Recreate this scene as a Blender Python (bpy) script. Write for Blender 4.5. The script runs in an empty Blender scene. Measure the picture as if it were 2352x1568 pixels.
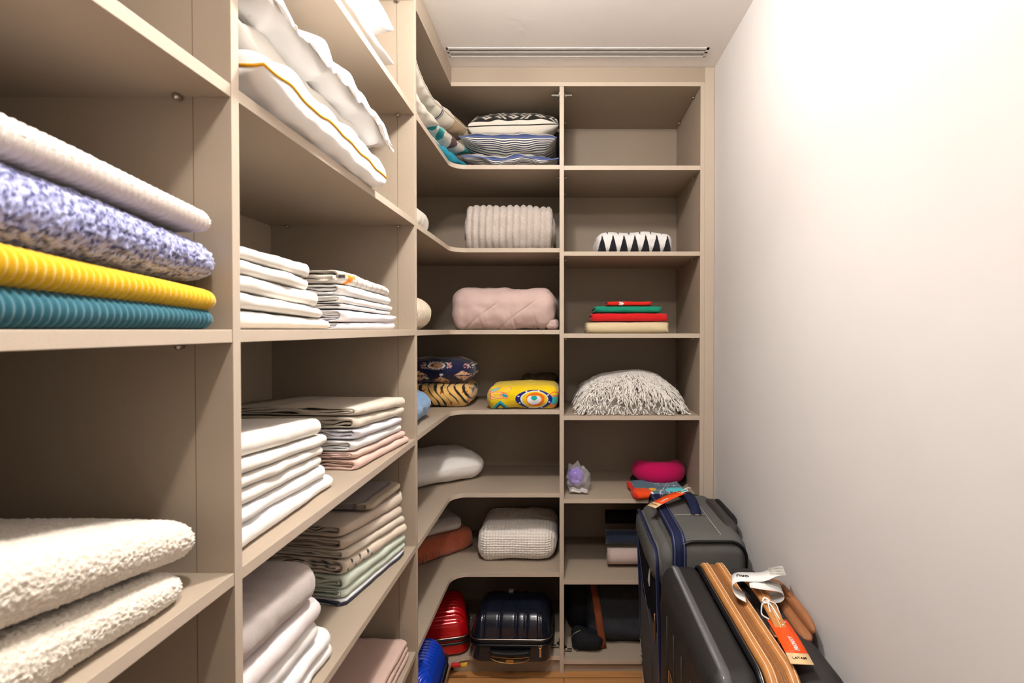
import bpy, bmesh, math, random
from mathutils import Vector, Matrix, Euler, noise

# ---------------------------------------------------------------- camera, world, lights, exposure
SC = bpy.context.scene
COL = SC.collection
random.seed(7)

cam_d = bpy.data.cameras.new('camera')
cam = bpy.data.objects.new('camera', cam_d)
COL.objects.link(cam)
SC.camera = cam
F = 1180.0                                    # focal length in pixels of the 2352 px frame
CX, CY = 1295.0, 771.0
cam_d.sensor_width = 36.0
cam_d.lens = F / 2352 * 36
cam_d.shift_x = -(CX - 1176) / 2352
cam_d.shift_y = (CY - 784) / 2352
cam_d.clip_start = 0.02
cam.location = (0, 0, 1.42)
cam.rotation_euler = (math.pi / 2 - 0.012, 0.0, 0.0)
cam_d.dof.use_dof = True
cam_d.dof.focus_distance = 2.0
cam_d.dof.aperture_fstop = 7.0

wd = bpy.data.worlds.new('world'); SC.world = wd; wd.use_nodes = True
wd.node_tree.nodes['Background'].inputs[0].default_value = (1.0, 0.95, 0.9, 1)
wd.node_tree.nodes['Background'].inputs[1].default_value = 0.15
SC.view_settings.view_transform = 'Standard'
SC.view_settings.look = 'None'
SC.view_settings.exposure = 0.08
SC.view_settings.gamma = 1.0
SC.view_settings.use_curve_mapping = False
SC.cycles.max_bounces = 8
SC.cycles.diffuse_bounces = 3
SC.cycles.use_denoising = True

CEIL = 2.49
LAMPS = [(-0.12, 1.10, 26.0), (-0.06, 0.25, 17.0)]      # the two small globe lamps: x, y, watts (their bulbs are built with the ceiling)
DOWN = (34.0, 24.0)                                     # watts of spots added under the globes to brighten the lower part
LAMP_R, LAMP_Z, LAMP_COL = 0.045, CEIL - 0.075, (1.0, 0.955, 0.918, 1)
for (lx, ly, lw), dw in zip(LAMPS, DOWN):
    ld = bpy.data.lights.new('fill_spot', 'SPOT'); ld.energy = dw; ld.color = LAMP_COL[:3]
    ld.spot_size = math.radians(120); ld.spot_blend = 1.0; ld.shadow_soft_size = 0.03
    lo = bpy.data.objects.new('fill_spot', ld); lo.location = (lx, ly, LAMP_Z - LAMP_R - .035); COL.objects.link(lo)

# ---------------------------------------------------------------- helpers
def C(r, g, b):
    f = lambda c: (c / 255 / 12.92) if c / 255 <= .04045 else ((c / 255 + .055) / 1.055) ** 2.4
    return (f(r), f(g), f(b), 1.0)

def sm(a, b, x):
    t = max(0.0, min(1.0, (x - a) / (b - a))); return t * t * (3 - 2 * t)

def nz(x, y, z, s=1.0, seed=0.0):
    return noise.noise(Vector((x / s + seed * 7.13, y / s - seed * 3.7, z / s + seed * 1.9)))

def mat(name, col, rough=0.8, var=0.0, vs=20.0, bump=0.0, bs=300.0, kind='noise', metal=0.0, spec=0.3,
        coat=0.0, sheen=0.0, attr=False, stretch=(1, 1, 1), emit=None, alpha=1.0, trans=0.0, dist=0.001):
    m = bpy.data.materials.new(name); m.use_nodes = True
    nt = m.node_tree; N = nt.nodes; L = nt.links
    b = N['Principled BSDF']
    b.inputs['Base Color'].default_value = col
    b.inputs['Roughness'].default_value = rough
    b.inputs['Metallic'].default_value = metal
    b.inputs['Specular IOR Level'].default_value = spec
    b.inputs['Coat Weight'].default_value = coat
    b.inputs['Coat Roughness'].default_value = 0.15
    b.inputs['Sheen Weight'].default_value = sheen
    b.inputs['Alpha'].default_value = alpha
    b.inputs['Transmission Weight'].default_value = trans
    if emit:
        b.inputs['Emission Color'].default_value = emit[0]; b.inputs['Emission Strength'].default_value = emit[1]
    tc = N.new('ShaderNodeTexCoord'); mp = N.new('ShaderNodeMapping'); L.new(tc.outputs['Object'], mp.inputs[0])
    mp.inputs['Scale'].default_value = stretch
    csock = None
    if attr:
        at = N.new('ShaderNodeAttribute'); at.attribute_name = 'Col'; csock = at.outputs['Color']
    if var > 0:
        n1 = N.new('ShaderNodeTexNoise'); n1.inputs['Scale'].default_value = vs; n1.inputs['Detail'].default_value = 6
        L.new(mp.outputs[0], n1.inputs['Vector'])
        mr = N.new('ShaderNodeMapRange'); mr.inputs['To Min'].default_value = 1 - var; mr.inputs['To Max'].default_value = 1 + var
        mr.inputs['From Min'].default_value = 0.3; mr.inputs['From Max'].default_value = 0.7
        L.new(n1.outputs['Fac'], mr.inputs['Value'])
        mx = N.new('ShaderNodeMix'); mx.data_type = 'RGBA'; mx.blend_type = 'MULTIPLY'; mx.inputs['Factor'].default_value = 1
        if csock: L.new(csock, mx.inputs['A'])
        else: mx.inputs['A'].default_value = col
        L.new(mr.outputs[0], mx.inputs['B']); csock = mx.outputs['Result']
    if csock: L.new(csock, b.inputs['Base Color'])
    if bump > 0:
        bp = N.new('ShaderNodeBump'); bp.inputs['Strength'].default_value = bump; bp.inputs['Distance'].default_value = dist
        if kind == 'noise':
            t = N.new('ShaderNodeTexNoise'); t.inputs['Scale'].default_value = bs; t.inputs['Detail'].default_value = 5; o = t.outputs['Fac']
            L.new(mp.outputs[0], t.inputs['Vector'])
        elif kind == 'voro':
            t = N.new('ShaderNodeTexVoronoi'); t.inputs['Scale'].default_value = bs; o = t.outputs['Distance']
            L.new(mp.outputs[0], t.inputs['Vector'])
        elif kind == 'crease':
            t = N.new('ShaderNodeTexNoise'); t.inputs['Scale'].default_value = bs; t.inputs['Detail'].default_value = 4
            t.inputs['Distortion'].default_value = 1.2; t.noise_type = 'RIDGED_MULTIFRACTAL'; o = t.outputs['Fac']
            L.new(mp.outputs[0], t.inputs['Vector'])
        else:
            t = N.new('ShaderNodeTexWave'); t.inputs['Scale'].default_value = bs; t.bands_direction = kind; o = t.outputs['Fac']
            L.new(mp.outputs[0], t.inputs['Vector'])
        L.new(o, bp.inputs['Height']); L.new(bp.outputs[0], b.inputs['Normal'])
    return m

def mesh_obj(name, vs, fs, m=None, parent=None, smooth=True, cols=None, label=None):
    me = bpy.data.meshes.new(name)
    me.from_pydata([tuple(v) for v in vs], [], fs)
    if smooth: me.polygons.foreach_set('use_smooth', [True] * len(me.polygons))
    if cols:
        a = me.color_attributes.new('Col', 'FLOAT_COLOR', 'POINT')
        a.data.foreach_set('color', [c for v in cols for c in v])
    if m: me.materials.append(m)
    me.update()
    o = bpy.data.objects.new(name, me); COL.objects.link(o)
    if parent: o.parent = parent
    if label: o['label'] = label
    return o

def thing(name, label, cat, loc=(0, 0, 0), rot=(0, 0, 0), group=None):
    o = bpy.data.objects.new(name, None); COL.objects.link(o)
    o.empty_display_size = 0.05
    o.location = loc; o.rotation_euler = rot
    o['label'] = label; o['category'] = cat
    if group: o['group'] = group
    return o

def tag(o, label, cat, loc=None, rot=None, group=None):
    o['label'] = label; o['category'] = cat
    if group: o['group'] = group
    if loc is not None: o.location = loc
    if rot is not None: o.rotation_euler = rot
    return o

class MB:
    """collects simple solids into one mesh"""
    def __init__(s): s.v = []; s.f = []; s.c = []
    def add(s, vs, fs):
        k = len(s.v); s.v += [Vector(v) for v in vs]; s.f += [tuple(i + k for i in f) for f in fs]
    def box(s, x0, x1, y0, y1, z0, z1):
        s.add([(x0, y0, z0), (x1, y0, z0), (x1, y1, z0), (x0, y1, z0), (x0, y0, z1), (x1, y0, z1), (x1, y1, z1), (x0, y1, z1)],
              [(0, 3, 2, 1), (4, 5, 6, 7), (0, 1, 5, 4), (1, 2, 6, 5), (2, 3, 7, 6), (3, 0, 4, 7)])
    def prism(s, pts, z0, z1):
        n = len(pts)
        s.add([(p[0], p[1], z0) for p in pts] + [(p[0], p[1], z1) for p in pts],
              [tuple(range(n - 1, -1, -1)), tuple(range(n, 2 * n))] + [(i, (i + 1) % n, n + (i + 1) % n, n + i) for i in range(n)])
    def tube(s, pts, r, seg=8, closed=False, flat=1.0, up=None):
        pts = [Vector(p) for p in pts]; n = len(pts); rings = []
        prev = None
        for i, p in enumerate(pts):
            if closed: t = pts[(i + 1) % n] - pts[i - 1]
            else: t = pts[min(i + 1, n - 1)] - pts[max(i - 1, 0)]
            if t.length < 1e-9: t = Vector((0, 0, 1))
            t.normalize()
            a = prev if prev is not None else (Vector(up) if up else (Vector((0, 0, 1)) if abs(t.z) < .9 else Vector((1, 0, 0))))
            if up: a = Vector(up)
            a = a - t * a.dot(t)
            if a.length < 1e-6: a = t.orthogonal()
            a.normalize(); prev = a; b = t.cross(a)
            rr = r(i / (n - 1)) if callable(r) else r
            rings.append([p + (a * math.cos(q) * flat + b * math.sin(q)) * rr for q in [2 * math.pi * j / seg for j in range(seg)]])
        vs = [v for ring in rings for v in ring]
        fs = []
        m_ = n if closed else n - 1
        for i in range(m_):
            for j in range(seg):
                i2 = (i + 1) % n
                fs.append((i * seg + j, i * seg + (j + 1) % seg, i2 * seg + (j + 1) % seg, i2 * seg + j))
        if not closed:
            fs.append(tuple(range(seg - 1, -1, -1))); fs.append(tuple((n - 1) * seg + j for j in range(seg)))
        s.add(vs, fs)
    def build(s, name, m, parent=None, smooth=False, bevel=0.0, label=None):
        o = mesh_obj(name, s.v, s.f, m, parent, smooth, label=label)
        if bevel > 0:
            b = o.modifiers.new('b', 'BEVEL'); b.width = bevel; b.segments = 2; b.limit_method = 'ANGLE'
        return o

def axis_coords(h, r, nf, nc):
    """positions on [-h, h]: nc steps in each rounded zone, nf in the flat"""
    a = h - r; out = []
    for i in range(nc): out.append(-(a + r * math.tan(math.pi / 4 * (1 - i / nc))))
    for i in range(nf + 1): out.append(-a + 2 * a * i / nf)
    for i in range(1, nc + 1): out.append(a + r * math.tan(math.pi / 4 * i / nc))
    return out

def rbox(sx, sy, sz, r, n=(10, 10, 4), nc=4, deform=None, color=None):
    """rounded box centred on the origin, r = radius or one per axis; deform(p, nrm) -> p; color(p0, nrm)"""
    if not isinstance(r, (tuple, list)): r = (r, r, r)
    h = (sx / 2, sy / 2, sz / 2); r = tuple(min(r[i], h[i] * .999) for i in range(3))
    ax = [axis_coords(h[i], r[i], n[i], nc) for i in range(3)]
    idx = {}; vs = []; cols = []; fs = []
    def vert(i, j, k):
        key = (i, j, k)
        if key in idx: return idx[key]
        q = Vector((ax[0][i], ax[1][j], ax[2][k]))
        inn = Vector([max(-(h[a] - r[a]), min(h[a] - r[a], q[a])) for a in range(3)])
        d = Vector([(q[a] - inn[a]) / r[a] for a in range(3)])
        d.normalize()
        p = inn + Vector([d[a] * r[a] for a in range(3)])
        nn = Vector([d[a] / r[a] for a in range(3)]).normalized()
        if color: cols.append(color(p, nn))
        if deform: p = deform(p, nn)
        idx[key] = len(vs); vs.append(p); return idx[key]
    A, B, K = len(ax[0]) - 1, len(ax[1]) - 1, len(ax[2]) - 1
    for i in range(A):
        for j in range(B):
            fs.append((vert(i, j, 0), vert(i, j + 1, 0), vert(i + 1, j + 1, 0), vert(i + 1, j, 0)))
            fs.append((vert(i, j, K), vert(i + 1, j, K), vert(i + 1, j + 1, K), vert(i, j + 1, K)))
    for i in range(A):
        for k in range(K):
            fs.append((vert(i, 0, k), vert(i + 1, 0, k), vert(i + 1, 0, k + 1), vert(i, 0, k + 1)))
            fs.append((vert(i, B, k), vert(i, B, k + 1), vert(i + 1, B, k + 1), vert(i + 1, B, k)))
    for j in range(B):
        for k in range(K):
            fs.append((vert(0, j, k), vert(0, j, k + 1), vert(0, j + 1, k + 1), vert(0, j + 1, k)))
            fs.append((vert(A, j, k), vert(A, j + 1, k), vert(A, j + 1, k + 1), vert(A, j, k + 1)))
    return vs, fs, (cols if color else None)

def rbox_obj(name, size, r, m, parent=None, n=(10, 10, 4), nc=4, deform=None, color=None, label=None):
    v, f, c = rbox(size[0], size[1], size[2], r, n, nc, deform, color)
    return mesh_obj(name, v, f, m, parent, True, c, label)

def fold_cloth(name, L, d, h, layers, m, seed, h1=None, base=None, wr=0.004, rc=0.02, q=1.0, loose=0.0, crease=0.0015,
               step=0.008, color=None, solid=False, inset=0.0, parent=None):
    """a sheet folded into nested U turns: fold edge at local x = 0 (facing +X), running along y 0..L, lying on z = 0.
    h -> height at y=0, h1 -> height at y=L, base(y) -> extra lift, color(x, y, z, s)"""
    h1 = h if h1 is None else h1
    vs = []; fs = []; cols = []
    M = max(8, int(L / step)); s = 0.5 / layers; na = 9; nt = 14
    for k in range(layers):
        o = k * s; th = s * (0.80 if not (solid and k == layers - 1) else 1.0)
        if k == layers - 1: th = s * 0.72
        def prof(off, lastcap):
            R = 0.5 - off; pts = []
            x_arc = -0.5 * h * q
            for i in range(nt + 1):
                t = i / nt; x = -d + (d + x_arc) * (t ** .7); pts.append((x, 1 - off))
            for i in range(1, na):
                a = math.pi / 2 - math.pi * i / na
                ca = math.cos(a); sa = math.sin(a)
                pts.append((x_arc + math.copysign(abs(ca) ** .85, ca) * R * h * q, 0.5 + math.copysign(abs(sa) ** .9, sa) * R))
            for i in range(nt, -1, -1):
                t = i / nt; x = -d + (d + x_arc) * (t ** .7); pts.append((x, off))
            return pts
        outer = prof(o, False); inner = prof(min(o + th, .499), True)
        ring = outer + inner[::-1]; n = len(ring); nO = len(outer)
        k0 = len(vs)
        e0 = inset * (random.random() - .3) * (k + .2) ; e1 = inset * random.random() * k
        for j in range(M + 1):
            y = e0 + (L - e0 - e1) * j / M
            dy = min(y, L - y); hh = h + (h1 - h) * y / L
            cut = 0.0
            if dy < rc: cut = rc - math.sqrt(max(0, rc * rc - (rc - dy) ** 2))
            en = sm(0, 0.035, dy)
            for i, (x, z) in enumerate(ring):
                wf = sm(-d, -d * .3, x) if d > .1 else 1
                ox = wr * nz(0, y, k * .3 + seed, .07, seed) + wr * .8 * nz(0, y, k, .2, seed + 3)
                zz = z
                zl = loose * (nz(x, y, k * 2.0, .05, seed) ) * (1 - abs(2 * z - 1)) * (1.2 - en)
                c = crease * (nz(x * 1.2, y, z * hh * 2, .03, seed + 5) + .6 * nz(x, y * 1.5, z * hh * 2, .012, seed + 9)) * (1 if i < nO else .6)
                sag = 1 - 0.10 * (1 - en)
                X = x - cut * wf + ox * wf + c * sm(-.03, 0, x)
                Z = (.5 + (zz - .5) * sag) * hh * (.96 + .04 * nz(x, y, 0, .12, seed + 1)) + (c - crease * .6) * (1 if z > .5 else 0) + zl * hh
                Z = max(Z, 0.0004)
                Y = y + (0.004 * nz(x, z * hh * 3, k, .03, seed + 11) * (1 - en))
                if base: Z += base(y)
                vs.append((X, Y, Z))
                if color: cols.append(color(x, y, z, k, i < nO))
        for j in range(M):
            for i in range(n):
                i2 = (i + 1) % n
                fs.append((k0 + j * n + i, k0 + j * n + i2, k0 + (j + 1) * n + i2, k0 + (j + 1) * n + i))
        for e in (0, M):                                 # end caps as quad strips between outer and inner
            b0 = k0 + e * n
            for i in range(nO - 1):
                a, b, c_, d_ = b0 + i, b0 + i + 1, b0 + n - 2 - i, b0 + n - 1 - i
                fs.append((a, d_, c_, b) if e == 0 else (a, b, c_, d_))
    return mesh_obj(name, vs, fs, m, parent, True, cols if color else None)

def pillow(name, a, b, h, m, parent=None, n=36, seed=0, pinch=.10, puff=.42, wr=.006, color=None, bend=None, asym=.5, zmin=None):
    """pillow lying flat: a along x, b along y, seam at z=0; color(u, v, side)"""
    vs = []; fs = []; cols = []; N = n + 1; rim = {}
    seamp = []
    for side in (1, -1):
        for j in range(N):
            for i in range(N):
                u = math.sin((-1 + 2 * i / n) * math.pi / 2); v = math.sin((-1 + 2 * j / n) * math.pi / 2)
                edge = i in (0, n) or j in (0, n)
                if side == -1 and edge:
                    continue
                X = a / 2 * u * (1 - pinch * (1 - v * v)); Y = b / 2 * v * (1 - pinch * (1 - u * u))
                t = max(0.0, (1 - abs(u) ** 2.4) * (1 - abs(v) ** 2.4)) ** puff
                hh = h * (asym if side == 1 else 1 - asym)
                w = wr * (nz(X, Y, side, .05, seed) + .7 * nz(X, Y, side, .11, seed + 2)) * min(1, t * 2.5)
                rad = 1 - min(1, t)
                cr = wr * .8 * math.sin(14 * math.atan2(v, u) + seed) * rad * min(1, t * 4)
                Z = side * (hh * t + w + cr)
                p = Vector((X, Y, Z + .5 * wr * nz(X, Y, 0, .1, seed + 8)))
                if bend: p = bend(p)
                if zmin is not None and p.z < zmin: p.z = zmin
                rim[(i, j, side)] = len(vs); vs.append(p)
                if color: cols.append(color(u, v, side))
                if edge: rim[(i, j, -1)] = rim[(i, j, 1)]
        for j in range(n):
            for i in range(n):
                q = (rim[(i, j, side)], rim[(i + 1, j, side)], rim[(i + 1, j + 1, side)], rim[(i, j + 1, side)])
                fs.append(q if side == 1 else q[::-1])
    seam = [vs[rim[(i, 0, 1)]] for i in range(n)] + [vs[rim[(n, j, 1)]] for j in range(n)] + \
           [vs[rim[(i, n, 1)]] for i in range(n, 0, -1)] + [vs[rim[(0, j, 1)]] for j in range(n, 0, -1)]
    o = mesh_obj(name, vs, fs, m, parent, True, cols if color else None)
    return o, seam

def cord(name, pts, r, m, parent=None, seg=8, closed=False, flat=1.0, up=None, label=None):
    q = MB(); q.tube(pts, r, seg, closed, flat, up); return q.build(name, m, parent, True, label=label)

def rrect(w, h, r, n=8):
    """rounded rectangle outline, centred, counter-clockwise"""
    out = []
    for cx, cy, a0 in ((w / 2 - r, h / 2 - r, 0), (-w / 2 + r, h / 2 - r, 90), (-w / 2 + r, -h / 2 + r, 180), (w / 2 - r, -h / 2 + r, 270)):
        for i in range(n + 1):
            a = math.radians(a0 + 90 * i / n); out.append((cx + r * math.cos(a), cy + r * math.sin(a)))
    return out

def dense(pts, step, closed=True):
    out = []; n = len(pts)
    for i in range(n if closed else n - 1):
        p, q = Vector(pts[i]), Vector(pts[(i + 1) % n]); k = max(1, int((q - p).length / step))
        for j in range(k): out.append(p.lerp(q, j / k))
    if not closed: out.append(Vector(pts[-1]))
    return out

def text_mesh(body, size, m, name='lettering', parent=None, shear=0.0, depth=0.0003, bold=0.0):
    cu = bpy.data.curves.new('t', 'FONT'); cu.body = body; cu.size = size; cu.shear = shear
    cu.extrude = depth; cu.offset = bold; cu.align_x = 'CENTER'; cu.align_y = 'CENTER'; cu.resolution_u = 3
    o = bpy.data.objects.new('t', cu); COL.objects.link(o)
    dg = bpy.context.evaluated_depsgraph_get()
    me = bpy.data.meshes.new_from_object(o.evaluated_get(dg))
    bpy.data.objects.remove(o); bpy.data.curves.remove(cu)
    me.materials.clear(); me.materials.append(m)
    r = bpy.data.objects.new(name, me); COL.objects.link(r)
    if parent: r.parent = parent
    return r

def frame(o, X, Y, org):
    """place o so that its local x runs along X and its local y along Y"""
    X = Vector(X).normalized(); Y = Vector(Y); Y = (Y - X * Y.dot(X)).normalized(); Z = X.cross(Y)
    M = Matrix((X, Y, Z)).transposed().to_4x4(); M.translation = Vector(org); o.matrix_local = M
    return o
# ---------------------------------------------------------------- the room
XF = -0.459          # front plane of the left units
XB = -0.909          # their back
YF = 2.107           # front plane of the back units
YB = 2.557           # their back
XW = 0.616           # right wall
T = 0.018

M_wall = mat('white_paint', C(226, 222, 219), .75, .012, 6, .12, 60, dist=.002)
M_ceil = mat('ceiling_paint', C(250, 245, 240), .8, .012, 5, .15, 40, dist=.002)
M_lam = mat('taupe_laminate', C(172, 156, 137), .55, .10, 900, .06, 500, spec=.35)
M_edge = mat('edge_banding_lit', C(203, 187, 168), .5, .05, 700, .05, 500, spec=.35)  # edge colour lightened to carry the light falling on the board fronts
M_steel = mat('steel', C(200, 195, 185), .3, metal=1)
M_black = mat('black_plastic', C(18, 18, 19), .45, .1, 60)

def struct(name, mb, m, parent=None, **k):
    o = mb.build(name, m, parent, **k)
    if not parent: o['kind'] = 'structure'
    return o

def floor_mat():
    m = bpy.data.materials.new('oak_planks'); m.use_nodes = True
    N = m.node_tree.nodes; L = m.node_tree.links; b = N['Principled BSDF']
    tc = N.new('ShaderNodeTexCoord'); mp = N.new('ShaderNodeMapping'); L.new(tc.outputs['Object'], mp.inputs[0])
    br = N.new('ShaderNodeTexBrick'); br.inputs['Scale'].default_value = 1
    br.inputs['Brick Width'].default_value = 1.1; br.inputs['Row Height'].default_value = .13
    br.inputs['Mortar Size'].default_value = .0015
    br.inputs['Color1'].default_value = C(196, 140, 84); br.inputs['Color2'].default_value = C(178, 122, 70)
    br.inputs['Mortar'].default_value = C(90, 55, 28)
    L.new(mp.outputs[0], br.inputs['Vector'])
    mp2 = N.new('ShaderNodeMapping'); mp2.inputs['Scale'].default_value = (3, 45, 1); L.new(tc.outputs['Object'], mp2.inputs[0])
    n = N.new('ShaderNodeTexNoise'); n.inputs['Scale'].default_value = 1; n.inputs['Detail'].default_value = 8; n.inputs['Distortion'].default_value = .6
    L.new(mp2.outputs[0], n.inputs['Vector'])
    r = N.new('ShaderNodeMapRange'); r.inputs['To Min'].default_value = .55; r.inputs['To Max'].default_value = 1.35; L.new(n.outputs['Fac'], r.inputs['Value'])
    mx = N.new('ShaderNodeMix'); mx.data_type = 'RGBA'; mx.blend_type = 'MULTIPLY'; mx.inputs['Factor'].default_value = 1
    L.new(br.outputs['Color'], mx.inputs['A']); L.new(r.outputs[0], mx.inputs['B']); L.new(mx.outputs['Result'], b.inputs['Base Color'])
    b.inputs['Roughness'].default_value = .35
    return m

q = MB(); q.box(-.95, .70, -1.25, 2.62, -.05, 0); struct('floor', q, floor_mat())
q = MB(); q.box(XW, XW + .08, -1.25, 2.62, 0, CEIL + .1); struct('wall_right', q, M_wall)
q = MB(); q.box(-1.0, XB, -1.25, 2.62, 0, CEIL + .1); struct('wall_left', q, M_wall)
q = MB(); q.box(XB, XW, YB, YB + .08, 0, CEIL + .1); struct('wall_back', q, M_wall)
q = MB(); q.box(XB, XW, -1.25, -1.15, 0, CEIL + .1); struct('wall_front', q, M_wall)
# ceiling with the slot of the air diffuser cut out
VX0, VX1, VY0, VY1 = XF + .012, .553, 1.962, 2.026
q = MB()
q.box(XB, XW, -1.15, VY0, CEIL, CEIL + .1); q.box(XB, XW, VY1, YB, CEIL, CEIL + .1)
q.box(XB, VX0, VY0, VY1, CEIL, CEIL + .1); q.box(VX1, XW, VY0, VY1, CEIL, CEIL + .1)
struct('ceiling', q, M_ceil)
# ragged filler plaster beside the slot and patches of filler on the ceiling
M_fill = mat('filler_plaster', C(250, 246, 242), .7, .02, 50, .5, 150)
def blob_patch(cx, cy, rx, ry, seed, th=.0012, n=60):
    vs = [(cx, cy, CEIL - th)]; 
    for i in range(n):
        a = 2 * math.pi * i / n; k = 1 + .45 * nz(math.cos(a), math.sin(a), 0, .35, seed) + .25 * nz(math.cos(a), math.sin(a), 0, .12, seed)
        vs.append((cx + rx * k * math.cos(a), cy + ry * k * math.sin(a), CEIL - .0002))
    return vs, [(0, i + 1, (i + 1) % n + 1) for i in range(n)]
q = MB()
for a in ((-.17, 1.77, .018, .02, 3), (-.128, 1.80, .03, .035, 5), (-.155, 1.85, .016, .02, 8)): q.add(*blob_patch(*a))
struct('trim_1', q, M_fill, smooth=True)
q = MB(); pts = []
for i in range(121):
    x = VX0 + (VX1 - VX0) * i / 120; w = .008 + .004 * nz(x, 0, 0, .05, 4) + .003 * nz(x, 0, 0, .012, 6)
    pts += [(x, VY1 - .003, CEIL - .0015), (x, VY1 + w, CEIL - .0008)]
q.add(pts, [(2 * i, 2 * i + 2, 2 * i + 3, 2 * i + 1) for i in range(120)])
struct('trim_2', q, M_fill, smooth=True)

# the linear air diffuser
M_vent = mat('vent_paint', C(226, 222, 218), .45)
M_dark = mat('duct_shade_black', C(8, 8, 8), .9)
v = thing('ceiling_vent', 'long narrow white linear air slot in the ceiling in front of the shelves', 'vent', (0, 0, CEIL))
q = MB()
for (x0, x1, y0, y1) in ((VX0, VX1, VY0, VY0 + .011), (VX0, VX1, VY0 + .026, VY0 + .036), (VX0, VX1, VY1 - .005, VY1),
                         (VX0, VX0 + .006, VY0, VY1), (VX1 - .010, VX1, VY0, VY1)):
    q.box(x0, x1, y0, y1, -.003, .03)
q.build('frame', M_vent, v)
q = MB(); q.box(VX0 + .006, VX1 - .01, VY0 + .036, VY1 - .005, .012, .016); q.build('blade', mat('vent_grey', C(150, 146, 143), .5), v)
q = MB(); q.box(VX0, VX1, VY0, VY1, .05, .056); q.box(VX0 + .006, VX1 - .01, VY0 + .011, VY0 + .026, .003, .008); q.build('duct_shade', M_dark, v)  # black strip fills the open slot, standing in for the shade inside

# small globe lamps on the ceiling
for i, (lx, ly, lw) in enumerate(LAMPS):
    t = thing('ceiling_light', ('small round globe lamp on the ceiling nearer to the end shelves', 'small round globe lamp on the ceiling above the near shelves')[i], 'lamp', (lx, ly, CEIL))
    q = MB(); q.tube([(0, 0, -.0005), (0, 0, -.012), (0, 0, -.014)], lambda s: .040 if s < .9 else .034, 32); q.build('base', M_vent, t, True)
    q = MB(); q.tube([(0, 0, -.012), (0, 0, -.036)], .016, 20); q.build('socket', M_vent, t, True)
    vs, fs, _ = rbox(2 * LAMP_R, 2 * LAMP_R, 2 * LAMP_R, LAMP_R * .998, (1, 1, 1), 8)
    em = lw / (math.pi * 4 * math.pi * LAMP_R ** 2)
    o = mesh_obj('bulb', vs, fs, mat('lamp_glass_%s' % ('end', 'near')[i], (.8, .8, .8, 1), .4, emit=(LAMP_COL, em)), t); o.location = (0, 0, LAMP_Z - CEIL)

# ---------------------------------------------------------------- the shelving
ZL = [.072, .418, .747, 1.081, 1.42, 1.759, 2.098]
ZC = [.072, .418, .747, 1.090, 1.419, 1.754, 2.093]
ZR = [.056, .387, .723, 1.066, 1.404, 1.740, 2.090]
ZT = 2.412                                                  # underside of the top panels
Y1, Y2 = .713, 1.588                                        # the two posts of the left run

def board(name, parent, x0, x1, y0, y1, z0, z1, front=None, label=None):
    """a laminate board with its front edge banded in the lit tone: front '+x' or '-y'"""
    q = MB(); q.box(x0, x1, y0, y1, z0, z1)
    o = q.build(name, M_lam, parent, bevel=.0008, label=label)
    o.data.materials.append(M_edge)
    for p in o.data.polygons:
        if (front == '+x' and p.normal.x > .9) or (front == '-y' and p.normal.y < -.9): p.material_index = 1
    return o
def pin(parent, x, y, z, ax='y'):
    q = MB()
    d = Vector((0, 1, 0)) if ax == 'y' else Vector((1, 0, 0))
    p = Vector((x, y, z)); q.tube([p - d * .0055, p - d * .003, p, p + d * .0055], lambda t: .0045 if t > .2 else .003, 8)
    return q.build('shelf_pin', M_steel, parent, True)
def hinge_plate(parent, x, y, z, sx):
    q = MB()
    q.box(min(x, x + sx * .004), max(x, x + sx * .004), y - .005, y + .050, z - .007, z + .007)
    q.box(min(x, x + sx * .012), max(x, x + sx * .012), y + .008, y + .030, z - .004, z + .004)
    q.tube([(x, y + .012, z), (x + sx * .014, y + .012, z)], .004, 10)
    q.box(min(x + sx * .008, x + sx * .034), max(x + sx * .008, x + sx * .034), y + .004, y + .014, z - .003, z + .002)
    return q.build('hinge_plate', M_steel, parent, bevel=.0006)

# near unit of the left run (the one closest to the camera)
u = thing('shelving_unit', 'taupe open shelving unit at the near left holding ribbed blankets', 'shelving', (XB, -.30, 0))
def local(o, root):
    for v_ in o.data.vertices: v_.co -= root.location
    return o
def B(root, name, *a, **k): return local(board(name, root, *a, **k), root)
B(u, 'side_panel', XB + .006, XF, -.30, -.282, 0, 2.43, front='+x')
B(u, 'back_panel', XB, XB + .006, -.30, Y1, 0, 2.43)
for z in ZL: B(u, 'shelf', XB + .006, XF - .001, -.282, Y1, z - T, z, front='+x')
B(u, 'top_panel', XB + .006, XF, -.282, Y1, ZT, ZT + T, front='+x')
B(u, 'plinth', XF - .03, XF - .012, -.282, Y1, 0, ZL[0] - T)
for z in (1.759, 1.42): local(pin(u, XF - .067, Y1 - .011, z - T - .005), u)

u = thing('shelving_unit', 'taupe open shelving unit on the left holding white folded bedding', 'shelving', (XB, Y1, 0))
B(u, 'side_panel', XB, XF, Y1, Y1 + .017, 0, CEIL - .001, front='+x')
B(u, 'side_panel', XB, XF, Y2, Y2 + .020, 0, CEIL - .001, front='+x')
B(u, 'back_panel', XB, XB + .006, Y1 + .017, Y2, 0, 2.43)
for z in ZL: B(u, 'shelf', XB + .006, XF - .001, Y1 + .017, Y2, z - T, z, front='+x')
B(u, 'top_panel', XB + .006, XF, Y1 + .017, Y2, 2.43, 2.43 + T, front='+x')
B(u, 'plinth', XF - .03, XF - .012, Y1 + .017, Y2, 0, ZL[0] - T)
for z in (2.43 + T, 2.098, 1.759): local(pin(u, XF - .048, Y2 - .011, z - T - .005), u)
local(pin(u, XB + .06, Y2 - .011, 1.759 - T - .005), u)
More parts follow.
